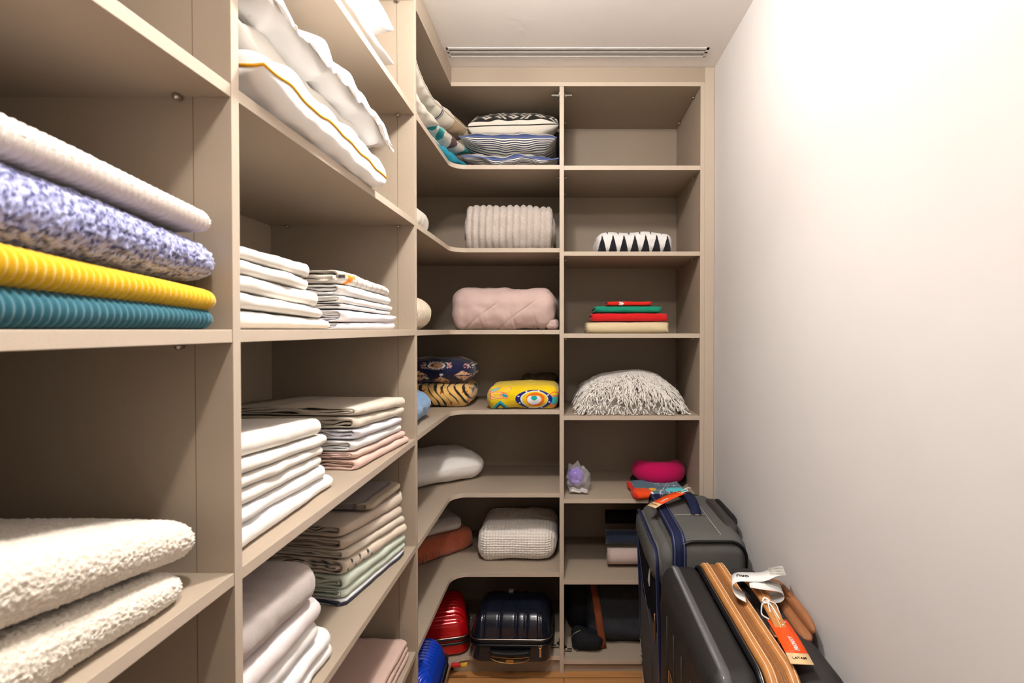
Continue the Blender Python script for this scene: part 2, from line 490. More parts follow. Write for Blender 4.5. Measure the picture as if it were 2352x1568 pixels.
# the groove where the panel's front strip is joined
for (yy, s) in ((Y1 - .0002, 0), (Y2 - .0006, 0)):
    q = MB(); q.box(XF - .0535, XF - .0525, yy, yy + .0008, .02, 2.43); local(q.build('joint_line', mat('joint_taupe', C(120, 104, 88), .8), u), u)

# corner unit
u = thing('shelving_unit', 'taupe corner shelving unit with rounded L-shaped shelves at the far end', 'shelving', (XB, Y2 + .02, 0))
XD0, XD1 = -.0175, .0005                                    # divider
def lshape(z):
    r = .062; pts = [(XB + .006, Y2 + .02), (XF, Y2 + .02)]
    cx, cy = XF + r, YF - r
    for i in range(13):
        a = math.pi - math.pi / 2 * i / 12; pts.append((cx + r * math.cos(a), cy + r * math.sin(a)))
    return pts + [(XD0, YF), (XD0, YB - .006), (XB + .006, YB - .006)]
for z in ZC:
    q = MB(); q.prism(lshape(z), z - T, z); o = q.build('shelf', M_lam, u, bevel=.0008); o.data.materials.append(M_edge)
    for p in o.data.polygons:
        c = p.center
        if abs(p.normal.z) < .1 and (p.normal.x > .05 and c.x < XD0 - .01 or p.normal.y < -.5 and c.x > XF + .001): p.material_index = 1
    local(o, u)
B(u, 'back_panel', XB, XB + .006, Y2 + .02, YB, 0, 2.43)
B(u, 'back_panel', XB + .006, XD0, YB - .006, YB, 0, 2.43)
q = MB(); q.prism([(XB + .006, Y2 + .02), (XF, Y2 + .02), (XF, YF), (XD0, YF), (XD0, YB - .006), (XB + .006, YB - .006)], ZT, ZT + T)
local(q.build('top_panel', M_lam, u), u)
B(u, 'side_panel', XD0, XD1, YF, YB, 0, ZT + T, front='-y')
B(u, 'plinth', XF, XD0, YF + .012, YF + .03, 0, ZC[0] - T)
B(u, 'plinth', XF - .03, XF - .012, Y2 + .02, YF + .012, 0, ZC[0] - T)
for zz in (2.399, .082): local(hinge_plate(u, XD0, YF + .045, zz, -1), u)
for z in (2.093, 1.754): local(pin(u, XD0 - .006, YF + .10, z - T - .005, 'x'), u)

# right unit
u = thing('shelving_unit', 'narrow taupe shelving unit at the far end against the right wall', 'shelving', (XD1, YF, 0))
XS = .558
for z in ZR: B(u, 'shelf', XD1, XS, YF, YB - .006, z - T, z, front='-y')
B(u, 'back_panel', XD1, XS, YB - .006, YB, 0, 2.43)
B(u, 'side_panel', XS, XS + .018, YF, YB, 0, ZT + T, front='-y')
B(u, 'top_panel', XD1, XS, YF, YB - .006, ZT, ZT + T, front='-y')
B(u, 'filler_strip', XS + .018, XW - .001, YF - .001, YF + .02, 0, CEIL - .001, front='-y')
B(u, 'plinth', XD1, XS, YF + .012, YF + .03, 0, ZR[0] - T)
for zz in (2.399, .066): local(hinge_plate(u, XD1, YF + .045, zz, 1), u)
for (xx, sgn) in ((XD1 + .006, 1), (XS - .006, -1)):
    for z in (2.412 + T, 2.090, 1.740, 1.404):
        for yy in (YF + .09, YF + .36):
            if not (z > 2.4 and sgn == 1 and yy < 2.3): local(pin(u, xx, yy, z - T - .005, 'x'), u)

# cornice boards that close the gap under the ceiling
t = thing('cornice_board', 'taupe board closing the gap above the left shelves under the ceiling', 'board', (XF - .018, 1.608, 2.43))
q = MB(); q.box(0, .018, 0, YF - 1.608, .0005, CEIL - .001 - 2.43); q.build('face', M_lam, t, bevel=.0008)
q = MB(); q.box(0, .018, -.9, -.02, .018, CEIL - .001 - 2.43); q.build('upper_strip', M_lam, t)
t = thing('cornice_board', 'taupe board closing the gap above the end shelves under the ceiling', 'board', (XF, YF, 2.43))
q = MB(); q.box(0, XS + .018 - XF, -.001, .018, -.0, CEIL - .001 - 2.43); q.build('face', M_lam, t, bevel=.0008)
q = MB(); q.box(0, XS + .0 - XF, -.003, -.0012, -.019, -.0015); q.build('lower_lip', M_edge, t)
# ---------------------------------------------------------------- fabrics
def cotton(name, col, crease=.5): return mat(name, col, .85, .03, 8, crease, 14, kind='crease', sheen=.15, stretch=(1, .5, 1), dist=.0025)
W_cream = cotton('cream_cotton', C(252, 246, 236)); W_white = cotton('white_cotton', C(252, 249, 246))
W_cool = cotton('cool_white_cotton', C(246, 244, 250)); W_tan = cotton('oat_cotton', C(226, 214, 196))
W_pink = cotton('blush_cotton', C(228, 194, 180)); W_beige = cotton('beige_cotton', C(214, 198, 180))
W_mint = cotton('mint_cotton', C(216, 226, 208)); W_rose = cotton('rose_cotton', C(222, 190, 176))
W_attr = mat('printed_cotton', (1, 1, 1, 1), .85, .03, 8, .3, 14, kind='crease', attr=True, sheen=.1, dist=.003)
W_fleece = mat('printed_fleece', (1, 1, 1, 1), .95, .12, 900, .5, 700, attr=True, sheen=.3)
W_grey = mat('mauve_grey_blanket', C(196, 184, 178), .95, .04, 300, .4, 500, sheen=.3)

def stack(items, x0, y0, rot, d, zb, group):
    """items: (name, label, category, L, h0, h1, layers, material, options); the first lies at the bottom"""
    b0 = b1 = 0.0; out = []
    for i, (name, label, cat, L, h0, h1, lay, m, opt) in enumerate(items):
        opt = dict(opt); dx = opt.pop('dx', 0.0); dyy = opt.pop('dy', 0.0); rr = opt.pop('rot', 0.0)
        LL = max(it[3] for it in items)
        bm_ = min(b0, b1); f = lambda y, a=b0 - bm_, b=b1 - bm_, LL=LL: a + (b - a) * min(1.05, y / LL)
        o = fold_cloth(name, L, d, h0, lay, m, seed=sum(map(ord, label)) % 97 + i, h1=h1, base=f, **opt)
        tag(o, label, cat, (x0 + dx, y0 + dyy, zb + bm_ + .0004), (0, 0, rot + rr), group)
        out.append(o); b0 += h0 + .0005; b1 += h1 + .0005
    return out

# eye-level shelf of the left unit
g = 'puffy white covers folded on the eye-level left shelf'
P = dict(rc=.035, wr=.006, crease=.0012, solid=True)
stack([('folded_duvet_cover', 'puffy cream-white folded cover at the very bottom of the eye-level left stack', 'bedding', .335, .032, .020, 1, W_cream, P),
       ('folded_duvet_cover', 'puffy cream-white folded cover, second from bottom, eye-level left stack', 'bedding', .305, .026, .020, 1, W_cream, P),
       ('folded_duvet_cover', 'puffy cream-white folded cover in the middle of the eye-level left stack', 'bedding', .285, .025, .029, 1, W_cream, P),
       ('folded_duvet_cover', 'puffy cream-white folded cover, second from top, eye-level left stack', 'bedding', .256, .022, .023, 1, W_cream, P),
       ('folded_duvet_cover', 'thin cream-white folded cover on top of the eye-level left stack', 'bedding', .248, .018, .027, 1, W_cream, P)],
      -.476, .739, 0.0, .36, 1.42, g)

def star_col(x, y, z, k, outer):
    if not outer or k > 0: return C(232, 222, 208)
    base = C(238, 230, 220)
    if z < .5: s = x - .012 - (.5 - z) * .05 if x < -.012 else 0
    yy = y
    if x > -.02:
        v = (z - .05) * .034
        dx_, dz_ = (yy - .034), (v - .014)
        a = math.atan2(dz_, dx_); r = math.hypot(dx_, dz_ * 1.0)
        if r < .011 + .014 * max(0, math.cos(2.5 * a - .9)) ** 2: return C(250, 145, 8)
        if yy > .05 and abs((yy * 38) % 1 - .5) < .035: return C(150, 146, 146)
    elif z > .5 and abs((yy * 38) % 1 - .5) < .03: return C(150, 146, 146)
    if yy < .012 and abs(math.sin(x * 45)) < .06: return C(50, 44, 46)
    return base
S = dict(rc=.012, wr=.004, loose=.5, inset=.006, crease=.0012)
g = 'sheets folded on the eye-level left shelf'
stack([('folded_sheet', 'cool white folded sheet at the bottom of the pile topped by an orange motif', 'sheet', .290, .016, .022, 2, W_cool, S),
       ('folded_sheet', 'thick cool white folded sheet, second from bottom in the orange-motif pile', 'sheet', .292, .031, .017, 3, W_cool, dict(S, dx=.004)),
       ('folded_sheet', 'thin ivory folded sheet, third from bottom under the orange-motif sheet', 'sheet', .265, .012, .009, 2, W_white, dict(S, dx=-.001)),
       ('folded_sheet', 'ivory folded sheet with dark slit, third from top below the orange-motif sheet', 'sheet', .275, .018, .016, 2, W_white, S),
       ('folded_sheet', 'ivory folded sheet directly under the sheet with the orange motif', 'sheet', .262, .026, .024, 2, W_white, dict(S, dx=.002)),
       ('folded_sheet', 'off-white sheet printed with dark lines and an orange splash motif', 'sheet', .255, .034, .024, 2, W_attr, dict(S, color=star_col, step=.002, crease=.0016))],
      -.500, 1.165, -.085, .32, 1.42, g)

# shelf below
P = dict(rc=.028, wr=.005, crease=.0013, solid=True)
g = 'white bedding folded on the second left shelf down'
stack([('folded_duvet_cover', 'white folded cover at the very bottom of the six-high left pile below eye level', 'bedding', .375, .041, .027, 1, W_white, P),
       ('folded_duvet_cover', 'white folded cover second from bottom in the six-high left pile below eye level', 'bedding', .345, .025, .027, 1, W_white, dict(P, dx=-.004)),
       ('folded_duvet_cover', 'cream folded cover third from bottom in the six-high left pile below eye level', 'bedding', .335, .028, .020, 1, W_cream, dict(P, dx=-.006)),
       ('folded_duvet_cover', 'cream folded cover third from top in the six-high left pile below eye level', 'bedding', .340, .023, .019, 1, W_cream, dict(P, dx=-.004)),
       ('folded_duvet_cover', 'cream folded cover second from top in the six-high left pile below eye level', 'bedding', .355, .024, .022, 1, W_cream, dict(P, dx=-.002)),
       ('folded_duvet_cover', 'thick cream folded cover on top of the six-high left pile below eye level', 'bedding', .330, .037, .036, 1, W_cream, dict(P, dx=-.005))],
      -.485, .750, .035, .30, 1.081, g)
def black_line(x, y, z, k, outer):
    if outer and k == 0 and z > .9 and -.17 < x < -.166: return C(25, 25, 35)
    if outer and k == 0 and z > .9 and x < -.22: return C(206, 192, 172) if int(x * 260) % 2 else C(226, 214, 196)
    return C(228, 216, 198)
g = 'sheets folded on the second left shelf down'
stack([('folded_sheet', 'pink folded sheet lying directly on the second left shelf down', 'sheet', .325, .027, .019, 2, W_pink, S),
       ('folded_sheet', 'pink folded sheet second from bottom, between pink and white sheets', 'sheet', .310, .018, .018, 2, W_pink, dict(S, dx=-.004)),
       ('folded_sheet', 'cool white folded sheet resting on the pink pair', 'sheet', .290, .028, .023, 2, W_white, dict(S, dx=-.006)),
       ('folded_sheet', 'cool white folded sheet directly under the oat-coloured sheets', 'sheet', .285, .026, .022, 2, W_cool, dict(S, dx=-.004)),
       ('folded_sheet', 'oat folded sheet second from top above the cool white sheets', 'sheet', .295, .030, .026, 2, W_tan, dict(S, dx=-.002)),
       ('folded_sheet', 'oat folded sheet with a thin black line, on top of its pile', 'sheet', .300, .022, .028, 2, W_attr, dict(S, color=black_line, step=.004))],
      -.493, 1.230, -.077, .34, 1.081, g)

# third shelf down
P = dict(rc=.032, wr=.005, crease=.0013, solid=True)
g = 'bedding folded on the third left shelf down'
stack([('folded_duvet_cover', 'white folded cover at the very bottom under the mauve-grey blanket pile', 'bedding', .33, .030, .025, 1, W_white, P),
       ('folded_duvet_cover', 'white folded cover second from bottom under the mauve-grey blanket', 'bedding', .325, .036, .033, 1, W_white, P),
       ('folded_duvet_cover', 'white folded cover third from bottom, below one white cover and the mauve-grey blanket', 'bedding', .285, .040, .038, 1, W_white, dict(P, dx=-.006)),
       ('folded_duvet_cover', 'pinkish white folded cover directly under the mauve-grey blanket', 'bedding', .288, .047, .045, 1, cotton('pinkish_white_cotton', C(236, 226, 224)), dict(P, dx=-.003)),
       ('folded_blanket', 'thick soft mauve-grey folded blanket on top of white covers', 'blanket', .270, .082, .078, 1, W_grey, dict(P, dx=-.006, crease=.003))],
      -.474, .742, .01, .38, .7475, g)
def polka(x, y, z, k, outer):
    if outer and x > -.045 or y < .02:
        u = (y * 60 + x * 30); v = z * 2.2 + x * 22
        fu, fv = u % 1 - .5, v % 1 - .5
        if (int(math.floor(u)) + int(math.floor(v))) % 2 == 0 and fu * fu + fv * fv < .07 and y < .12: return C(34, 66, 70)
    return C(232, 216, 196)
def navy_white(x, y, z, k, outer): return C(58, 62, 84) if (x > -.006 and z < .75 or k > 0) else C(226, 226, 226)
g = 'sheets folded on the third left shelf down'
r = stack([('folded_sheet', 'slate blue and white folded sheet at the bottom under the mint sheets', 'sheet', .300, .018, .020, 2, W_attr, dict(S, color=navy_white)),
       ('folded_sheet', 'mint folded sheet resting on the slate blue one', 'sheet', .300, .022, .020, 3, W_mint, S),
       ('folded_sheet', 'pale mint-white folded sheet just below the spotted sheet', 'sheet', .300, .034, .026, 2, W_mint, dict(S, dx=.003)),
       ('folded_sheet', 'beige folded sheet printed with dark green dots', 'sheet', .300, .040, .030, 3, W_attr, dict(S, color=polka, step=.0025, dx=.004)),
       ('folded_sheet', 'beige folded sheet directly above the dotted sheet', 'sheet', .296, .020, .024, 2, W_tan, dict(S, dx=.003)),
       ('folded_sheet', 'beige folded sheet second from top below the small grey cloth', 'sheet', .292, .030, .028, 3, W_beige, dict(S, dx=.001)),
       ('folded_sheet', 'beige folded sheet with gathered corner under the small grey cloth', 'sheet', .300, .028, .034, 2, W_beige, dict(S, dx=-.003, loose=.8))],
      -.530, 1.238, -.19, .235, .7475, g)
def taupe_cloth(x, y, z, k, outer):
    if -.035 < x < -.027: return C(110, 98, 98)
    return C(186, 172, 150) if x > -.027 else C(160, 148, 146)
o = fold_cloth('folded_cloth', .20, .16, .018, 2, W_attr, 5, color=taupe_cloth, step=.004)
tag(o, 'small grey folded cloth with a beige end on top of the beige sheets', 'cloth', (-.500, 1.345, .945), (.0, 0, -.06))

g = 'rose sheets on the lowest visible left shelf'
stack([('folded_sheet', 'rose folded sheet at the bottom of the lowest visible left pile', 'sheet', .300, .020, .020, 2, W_rose, S),
       ('folded_sheet', 'rose folded sheet in the middle of the lowest visible left pile', 'sheet', .297, .020, .020, 2, W_rose, dict(S, dx=-.002)),
       ('folded_sheet', 'rose folded sheet on top of the lowest visible left pile', 'sheet', .294, .020, .020, 2, W_rose, dict(S, dx=-.004))],
      -.480, 1.262, -.03, .36, .4185, g)

# ---------------------------------------------------------------- pillows of the upper left shelves
M_pil = mat('pillow_cotton', C(254, 251, 247), .85, .02, 8, .8, 16, kind='crease', sheen=.15, stretch=(1, .6, 1), dist=.004); M_gold = mat('mustard_piping', C(224, 160, 28), .7, .05, 200)
def seam_cord(name, seam, r, m, par, seg=6, lift=0.0):
    return cord(name, seam, r, m, par, seg, closed=True)
t = thing('pillow', 'white pillow with mustard yellow piping lying on the upper left shelf', 'pillow', (-.655, .992, 1.803))
def bend1(p): return Vector((p.x + .006 * nz(0, p.y, 0, .09, 3), p.y, p.z - .012 * sm(.05, .25, p.y) + .007 * nz(0, p.y, 0, .12, 1) + .006 * nz(p.x, p.y, 0, .05, 14)))
o, sea = pillow('cushion_body', .455, .505, .105, M_pil, t, n=90, seed=3, pinch=.035, puff=.20, wr=.010, bend=bend1, asym=.50, zmin=-.043)
seam_cord('piping', sea, .0026, M_gold, t)
t = thing('pillow', 'plain cream pillow squeezed between the yellow-piped pillow and the ruffled duvet', 'pillow', (-.672, .965, 1.872))
pillow('cushion_body', .40, .45, .060, W_cream, t, n=60, seed=9, pinch=.04, puff=.22, wr=.008)
t = thing('duvet', 'white rumpled duvet with ruffled front edge and pointed corner on the upper left shelf', 'duvet', (-.662, 1.025, 1.925))
def bend2(p): return Vector((p.x + .008 * nz(0, p.y, 0, .10, 31), p.y, p.z - .035 * sm(.10, .29, p.y) - .006 * sm(0, .2, p.x) + .010 * nz(p.x, p.y, 0, .10, 21)))
o, sea = pillow('cover', .455, .57, .085, M_pil, t, n=100, seed=12, pinch=.02, puff=.24, wr=.018, bend=bend2)
q = MB(); pts = []; nn = 400                                          # the ruffle runs along the front edge
for i in range(nn + 1):
    y = -.275 + .565 * i / nn; e = sm(0, .06, i / nn) * sm(0, .06, 1 - i / nn)
    b_ = bend2(Vector((.218, y, 0)))
    for j in range(7):
        s = j / 6; a = .0030 * s * (math.sin(y * 120 + 5 * nz(0, y, 0, .05, 2)) + 1.4 * nz(0, y, j, .015, 7))
        pts.append((b_.x + .022 * s * e + .3 * a, y, b_.z + a * 1.1 - .026 * s * e + .002))
W7 = 7
q.add(pts, [(i * W7 + j, (i + 1) * W7 + j, (i + 1) * W7 + j + 1, i * W7 + j + 1) for i in range(nn) for j in range(6)])
o = q.build('ruffle', M_pil, t, True); sd = o.modifiers.new('s', 'SOLIDIFY'); sd.thickness = .0012
t = thing('pillow', 'flat white pillow with zipped edge under another pillow on the top left shelf', 'pillow', (-.665, 1.085, 2.122))
pillow('cushion_body', .43, .57, .052, M_pil, t, n=50, seed=33, pinch=.03, puff=.3, wr=.004, zmin=-.0235)
q = MB(); q.tube([(.205, -.06 + .02 * math.cos(a), .014 + .012 * math.sin(a)) for a in [math.pi * 2 * k / 20 for k in range(20)]], .0014, 6, closed=True)
q.build('hanging_loop', mat('grey_cord', C(150, 146, 142), .7), t, True)
t = thing('pillow', 'plump white pillow lying on top of the flat one on the top left shelf', 'pillow', (-.665, 1.085, 2.222))
pillow('cushion_body', .42, .60, .150, M_pil, t, n=60, seed=37, pinch=.05, puff=.34, wr=.007)

# ---------------------------------------------------------------- blankets of the near left unit
def blanket(name, label, cat, m, size, r, loc, n, nc, deform, color=None, group=None, rot=(0, 0, 0)):
    fz = min(z for z in (1.075 + .0065, 1.4205) if z > loc[2] - .06) if 'bottom' in label or 'directly' in label else -9
    def dd(p, nn):
        q_ = deform(p, nn); q_.z = max(q_.z, fz - loc[2]); return q_
    o = rbox_obj(name, size, r, m, None, n, nc, dd, color)
    tag(o, label, cat, loc, rot, group); return o
def ribbed(per, amp, hz, bead=0.0, seed=0, front=.19):
    def f(p, nn):
        y = p.y
        k = .5 + .5 * math.cos(2 * math.pi * (y + .002 * nz(p.x, y, p.z, .05, seed)) / per)
        k = k ** .8
        d = amp * k
        if bead: d += bead * math.sin(2 * math.pi * (p.z * 1.0 + p.x) / .0042 + (int(y / per) % 2) * 3.14) * k
        q = p + nn * d
        q.x += .006 * nz(0, y, p.z, .12, seed)
        c = hz(y); q.z = q.z * c[1] + c[0]
        return q
    return f
g = 'ribbed and fluffy blankets on the near left shelf'
YC = .435
def lin(a, b, y): t = (y + YC - .418) / (.67 - .418); return a + (b - a) * t
def hz_teal(y): h = max(.5, lin(1.0, .74, y)); return ((-.018 + .018 * h), h)
def arch(y, a): t = (y + YC - .43) / .25; return -a * t * t
K_teal = mat('teal_corduroy', C(40, 98, 112), .9, .10, 500, .5, 900, sheen=.25)
K_yel = mat('mustard_corduroy', C(232, 184, 20), .9, .08, 500, .5, 900, sheen=.4)
K_crm = mat('cream_rib', C(240, 228, 218), .9, .05, 500, .4, 900, sheen=.3)
blanket('folded_blanket', 'teal ribbed corduroy blanket at the bottom of the near left stack', 'blanket', K_teal, (.36, .493, .036), (.018, .02, .0178),
        (-.642, YC + .009, 1.4385), (16, 620, 3), 6, ribbed(.0080, .0020, hz_teal, seed=1), group=g)
blanket('folded_blanket', 'mustard yellow ribbed blanket second from bottom in the near left stack', 'blanket', K_yel, (.36, .495, .033), (.017, .02, .0163),
        (-.640, YC + .010, 1.4745), (16, 620, 3), 6, ribbed(.0081, .0023, lambda y: (lin(0, -.016, y), lin(1, .80, y)), seed=2), group=g)
def fluffy(amp, s, hz, seed, wav=.008):
    def f(p, nn):
        d = amp * (nz(p.x, p.y, p.z, s, seed) + .8 * nz(p.x, p.y, p.z, s * .45, seed + 4))
        q = p + nn * d; q.x += wav * nz(0, p.y, p.z, .12, seed)
        c = hz(p.y); q.z = q.z * c[1] + c[0] + wav * .4 * nz(p.x, p.y, 0, .15, seed + 2); return q
    return f
def lilac_col(p, nn):
    k = nz(p.x, p.y, p.z, .0042, 5) + .6 * nz(p.x, p.y, p.z, .0018, 9) + .35
    a, b = C(54, 56, 112), C(194, 198, 242); t = sm(-.2, .75, k); return tuple(a[i] + (b[i] - a[i]) * t for i in range(4))  # dark and pale flecks paint shade and highlights into the pile
K_lil = mat('lilac_pile', C(170, 172, 220), .95, .1, 600, .6, 500, attr=True, sheen=.5)
blanket('folded_blanket', 'lilac fluffy blanket between mustard and cream blankets in the near left stack', 'blanket', K_lil, (.38, .524, .066), (.033, .05, .0328),
        (-.648, YC + .012, 1.530), (70, 330, 10), 9, fluffy(.0026, .0052, lambda y: (lin(0, -.021, y), lin(1.06, .80, y)), 3), lilac_col, group=g)
blanket('folded_blanket', 'cream knitted ribbed blanket on top of the near left stack', 'blanket', K_crm, (.36, .475, .032), (.016, .014, .0158),
        (-.640, YC + .004, 1.585), (20, 580, 5), 8, ribbed(.0083, .0024, lambda y: (lin(0, -.026, y), lin(1, .8, y)), bead=.0006, seed=7), group=g)
K_ted = mat('cream_teddy', C(238, 227, 210), .95, .08, 260, .7, 420, sheen=.5, dist=.002)
g = 'cream teddy blankets on the lower near left shelf'
def lerp2(a, b, y): return lin(a, b, y)
blanket('folded_blanket', 'cream teddy fleece blanket lying directly on the lower near left shelf', 'blanket', K_ted, (.39, .475, .062), (.03, .035, .0305),
        (-.668, YC - .018, 1.113), (110, 400, 12), 14, fluffy(.0021, .0036, lambda y: (lerp2(.006, -.016, y), lerp2(1.2, .62, y)), 31), group=g)
blanket('folded_blanket', 'cream teddy fleece blanket on top of its twin on the lower near left shelf', 'blanket', K_ted, (.40, .495, .066), (.033, .04, .0325),
        (-.670, YC - .002, 1.186), (112, 410, 12), 14, fluffy(.0021, .0036, lambda y: (lerp2(.012, -.036, y), lerp2(1.1, .78, y)), 37), group=g)
# ---------------------------------------------------------------- corner unit: cushions and blankets
FR = 0.0
def pad(name, label, cat, m, size, r, loc, rotz=0, n=(40, 30, 12), nc=6, wr=.006, ws=.08, seed=0, dome=.0, color=None, group=None, extra=None, tilt=0):
    hx, hy, hz_ = size[0] / 2, size[1] / 2, size[2] / 2
    def f(p, nn):
        p0 = p.copy()
        u, v = p.x / hx, p.y / hy
        k = (1 - abs(u) ** 3) * (1 - abs(v) ** 3)
        if dome: p = Vector((p.x, p.y, p.z + (dome * (k - 1) if p.z > 0 else 0) * (p.z / hz_)))
        d = wr * nz(p0.x, p0.y, p0.z, ws, seed) + wr * .5 * nz(p0.x, p0.y * 1.4, p0.z, ws * .4, seed + 3)
        if extra: d += extra(p0, nn)
        q = p + nn * d
        q.z = max(q.z, -hz_)
        return q
    o = rbox_obj(name, size, r, m, None, n, nc, f, color)
    return tag(o, label, cat, (loc[0], loc[1], loc[2] + hz_ + .0008), (tilt, 0, rotz), group)

# --- highest shelf (z 2.093)
M_print = mat('printed_canvas', (1, 1, 1, 1), .85, .05, 300, .3, 900, attr=True, sheen=.1)
CREAM = C(232, 224, 210); NAVY = C(44, 50, 84); INK = C(36, 33, 32)
def mix(a, b, t): return tuple(a[i] + (b[i] - a[i]) * t for i in range(4))
def stripes(u, v, side):
    w = (1 - abs(v)) ** .5 * 13 + (.5 if side == 1 else 0)
    if side == 1 and w < 2.0: return C(66, 78, 122)
    return NAVY if w % 1 < .42 else C(238, 234, 222)
t = thing('cushion', 'navy and white striped cushion lying flat at the bottom, beside the divider', 'cushion', (-.224, 2.325, 2.132), (0, 0, .02))
def bnd(p): return Vector((p.x, p.y, p.z + .012 * math.sin(p.x * 30) * sm(0, -.2, p.y) * .6 - .004))
_, sea = pillow('cover', .395, .40, .064, M_print, t, n=110, seed=41, pinch=.05, puff=.40, wr=.007, color=stripes, bend=bnd, asym=.55, zmin=-.0365)
cord('piping', sea, .003, mat('blue_piping', C(96, 110, 160), .8), t, 6, closed=True)
t = thing('cushion', 'plump navy and white striped cushion on top of its flatter twin', 'cushion', (-.229, 2.335, 2.224), (.03, .02, -.02))
_, sea = pillow('cover', .405, .40, .112, M_print, t, n=170, seed=44, pinch=.04, puff=.44, wr=.005, color=stripes, asym=.42)
cord('piping', sea, .003, bpy.data.materials['blue_piping'], t, 6, closed=True)
def tribal(u, v, side):
    if side == -1: return CREAM
    if v < -.93: return CREAM if v < -.955 else INK
    row = (v + .93) / .42
    fv = (row % 1) - .5; k = int(row)
    if abs(fv) > .42: return CREAM if abs(fv) > .46 and k > 0 else INK
    cell = u * 3.3 + .5; c = int(math.floor(cell)); fu = cell - c - .5
    if c % 2 == 0:
        dd = abs(fu) + abs(fv) * 1.05
        return CREAM if (.15 < dd < .42) else INK
    sg = 1 if c % 4 == 1 else -1
    w = (fu * sg * 1.0 + abs(fv) * .8 + .2) * 2.6
    return CREAM if (w % 1) < .5 and -.5 < w < 1.6 else INK
t = thing('cushion', 'cream cushion with black and white diamond patterned face on top of the striped cushions', 'cushion', (-.216, 2.300, 2.334), (.40, -.035, .01))
_, sea = pillow('cover', .385, .26, .120, M_print, t, n=150, seed=47, pinch=.03, puff=.34, wr=.006, color=tribal, asym=.36)
cord('piping', sea, .0022, mat('black_piping', INK, .8), t, 6, closed=True)

t = thing('cushion', 'plain turquoise cushion at the bottom of the corner pile', 'cushion', (-.618, 2.125, 2.130), (0, .0, 1.35))
pillow('cover', .34, .34, .074, mat('turquoise_canvas', C(20, 158, 186), .85, .06, 200, .3, 900, sheen=.1), t, n=60, seed=51, pinch=.05, puff=.42, wr=.006, zmin=-.036)
def petals(u, v, side):
    x, y = (u * 1.18 + 1.326), (v * 1.2 + 1.45) if side == 1 else (v * 1.2 + 1.9)
    X, Y = (x % 1) - .5, (y % 1) - .5
    odd = (int(math.floor(x)) + int(math.floor(y))) % 2
    BASE = C(222, 212, 200)
    if odd: return C(96, 68, 66) if abs(X) ** .62 + abs(Y) ** .62 < .5 ** .62 * 1.12 else BASE
    for sx, sy in ((.25, .25), (-.25, .25), (.25, -.25), (-.25, -.25)):
        a, b = X - sx, Y - sy
        c, d = (a + b) * .707, (a - b) * .707
        if sx * sy < 0: c, d = d, c
        if (c / .26) ** 2 + (d / .13) ** 2 < 1: return C(120, 196, 190) if side == 1 else C(20, 140, 140)
    return BASE
t = thing('cushion', 'cream cushion printed with teal petals and a brown star on the turquoise one', 'cushion', (-.612, 2.128, 2.194), (0, .0, 1.33))
pillow('cover', .35, .34, .082, M_print, t, n=110, seed=53, pinch=.04, puff=.42, wr=.004, color=petals)
def plaid(u, v, side):
    if abs(u + .5) < .05: return C(240, 236, 226) if abs(u + .5) < .014 else NAVY
    if -.9 < u < .05: return C(232, 222, 204)
    if .05 <= u < .60 or u <= -.9: return C(176, 152, 118)
    return C(214, 200, 176)
t = thing('cushion', 'beige and brown banded cushion with a pair of navy lines in the corner pile', 'cushion', (-.602, 2.138, 2.275), (0, .0, 1.30))
_, sea = pillow('cover', .37, .34, .105, M_print, t, n=110, seed=57, pinch=.05, puff=.42, wr=.005, color=plaid)
cord('piping', sea, .003, mat('beige_piping', C(222, 206, 184), .8), t, 6, closed=True)

M_off = cotton('offwhite_canvas', C(236, 228, 214), .3); M_lace = mat('ivory_piping', C(240, 232, 214), .8)
for i, (lab, y, z, h, seed) in enumerate((('off-white cushion with black dashed trim at the bottom, just past the left post', 1.790, 2.1215, .050, 61),
                                          ('off-white cushion in the middle of three, just past the left post', 1.790, 2.188, .070, 63),
                                          ('ivory piped cushion on top of two others, just past the left post', 1.788, 2.272, .080, 67))):
    t = thing('cushion', lab, 'cushion', (-.675, y, z), (0, 0, (0, -.05, .04)[i]), 'off-white cushions past the left post')
    def trim(u, v, side): return INK if (u > .93 and side == 1 and (v * 26) % 1 < .25) else C(236, 228, 214)
    _, sea = pillow('cover', .40, .33, h, M_print if i == 0 else M_off, t, n=70, seed=seed, pinch=.04, puff=.40, wr=.006, color=trim if i == 0 else None)
    if i != 1: cord('piping', sea, .0028, M_lace, t, 6, closed=True)

# --- second shelf (z 1.754)
K_rib = mat('greige_plush', C(204, 192, 182), .95, .12, 160, .7, 260, sheen=.5, dist=.002)
def chan(p, nn): return .0115 * (abs(math.cos(math.pi * (p.x + .003 * nz(0, p.y, p.z, .05, 3)) / .0285)) ** .75) - .004 + .0012 * nz(p.x, p.y, p.z, .008, 9)
pad('folded_throw', 'greige plush throw with deep vertical channels, rolled beside the divider', 'throw', K_rib, (.385, .27, .195), (.035, .085, .085), (-.232, 2.285, 1.754),
    0, n=(190, 12, 5), nc=10, wr=.010, ws=.12, seed=71, extra=chan)
pad('pillow', 'round-ended white pillow on the second highest corner shelf, past the left post', 'pillow', M_off, (.36, .30, .115), (.05, .05, .055), (-.675, 1.78, 1.754), 0, wr=.006, seed=73, dome=.02)

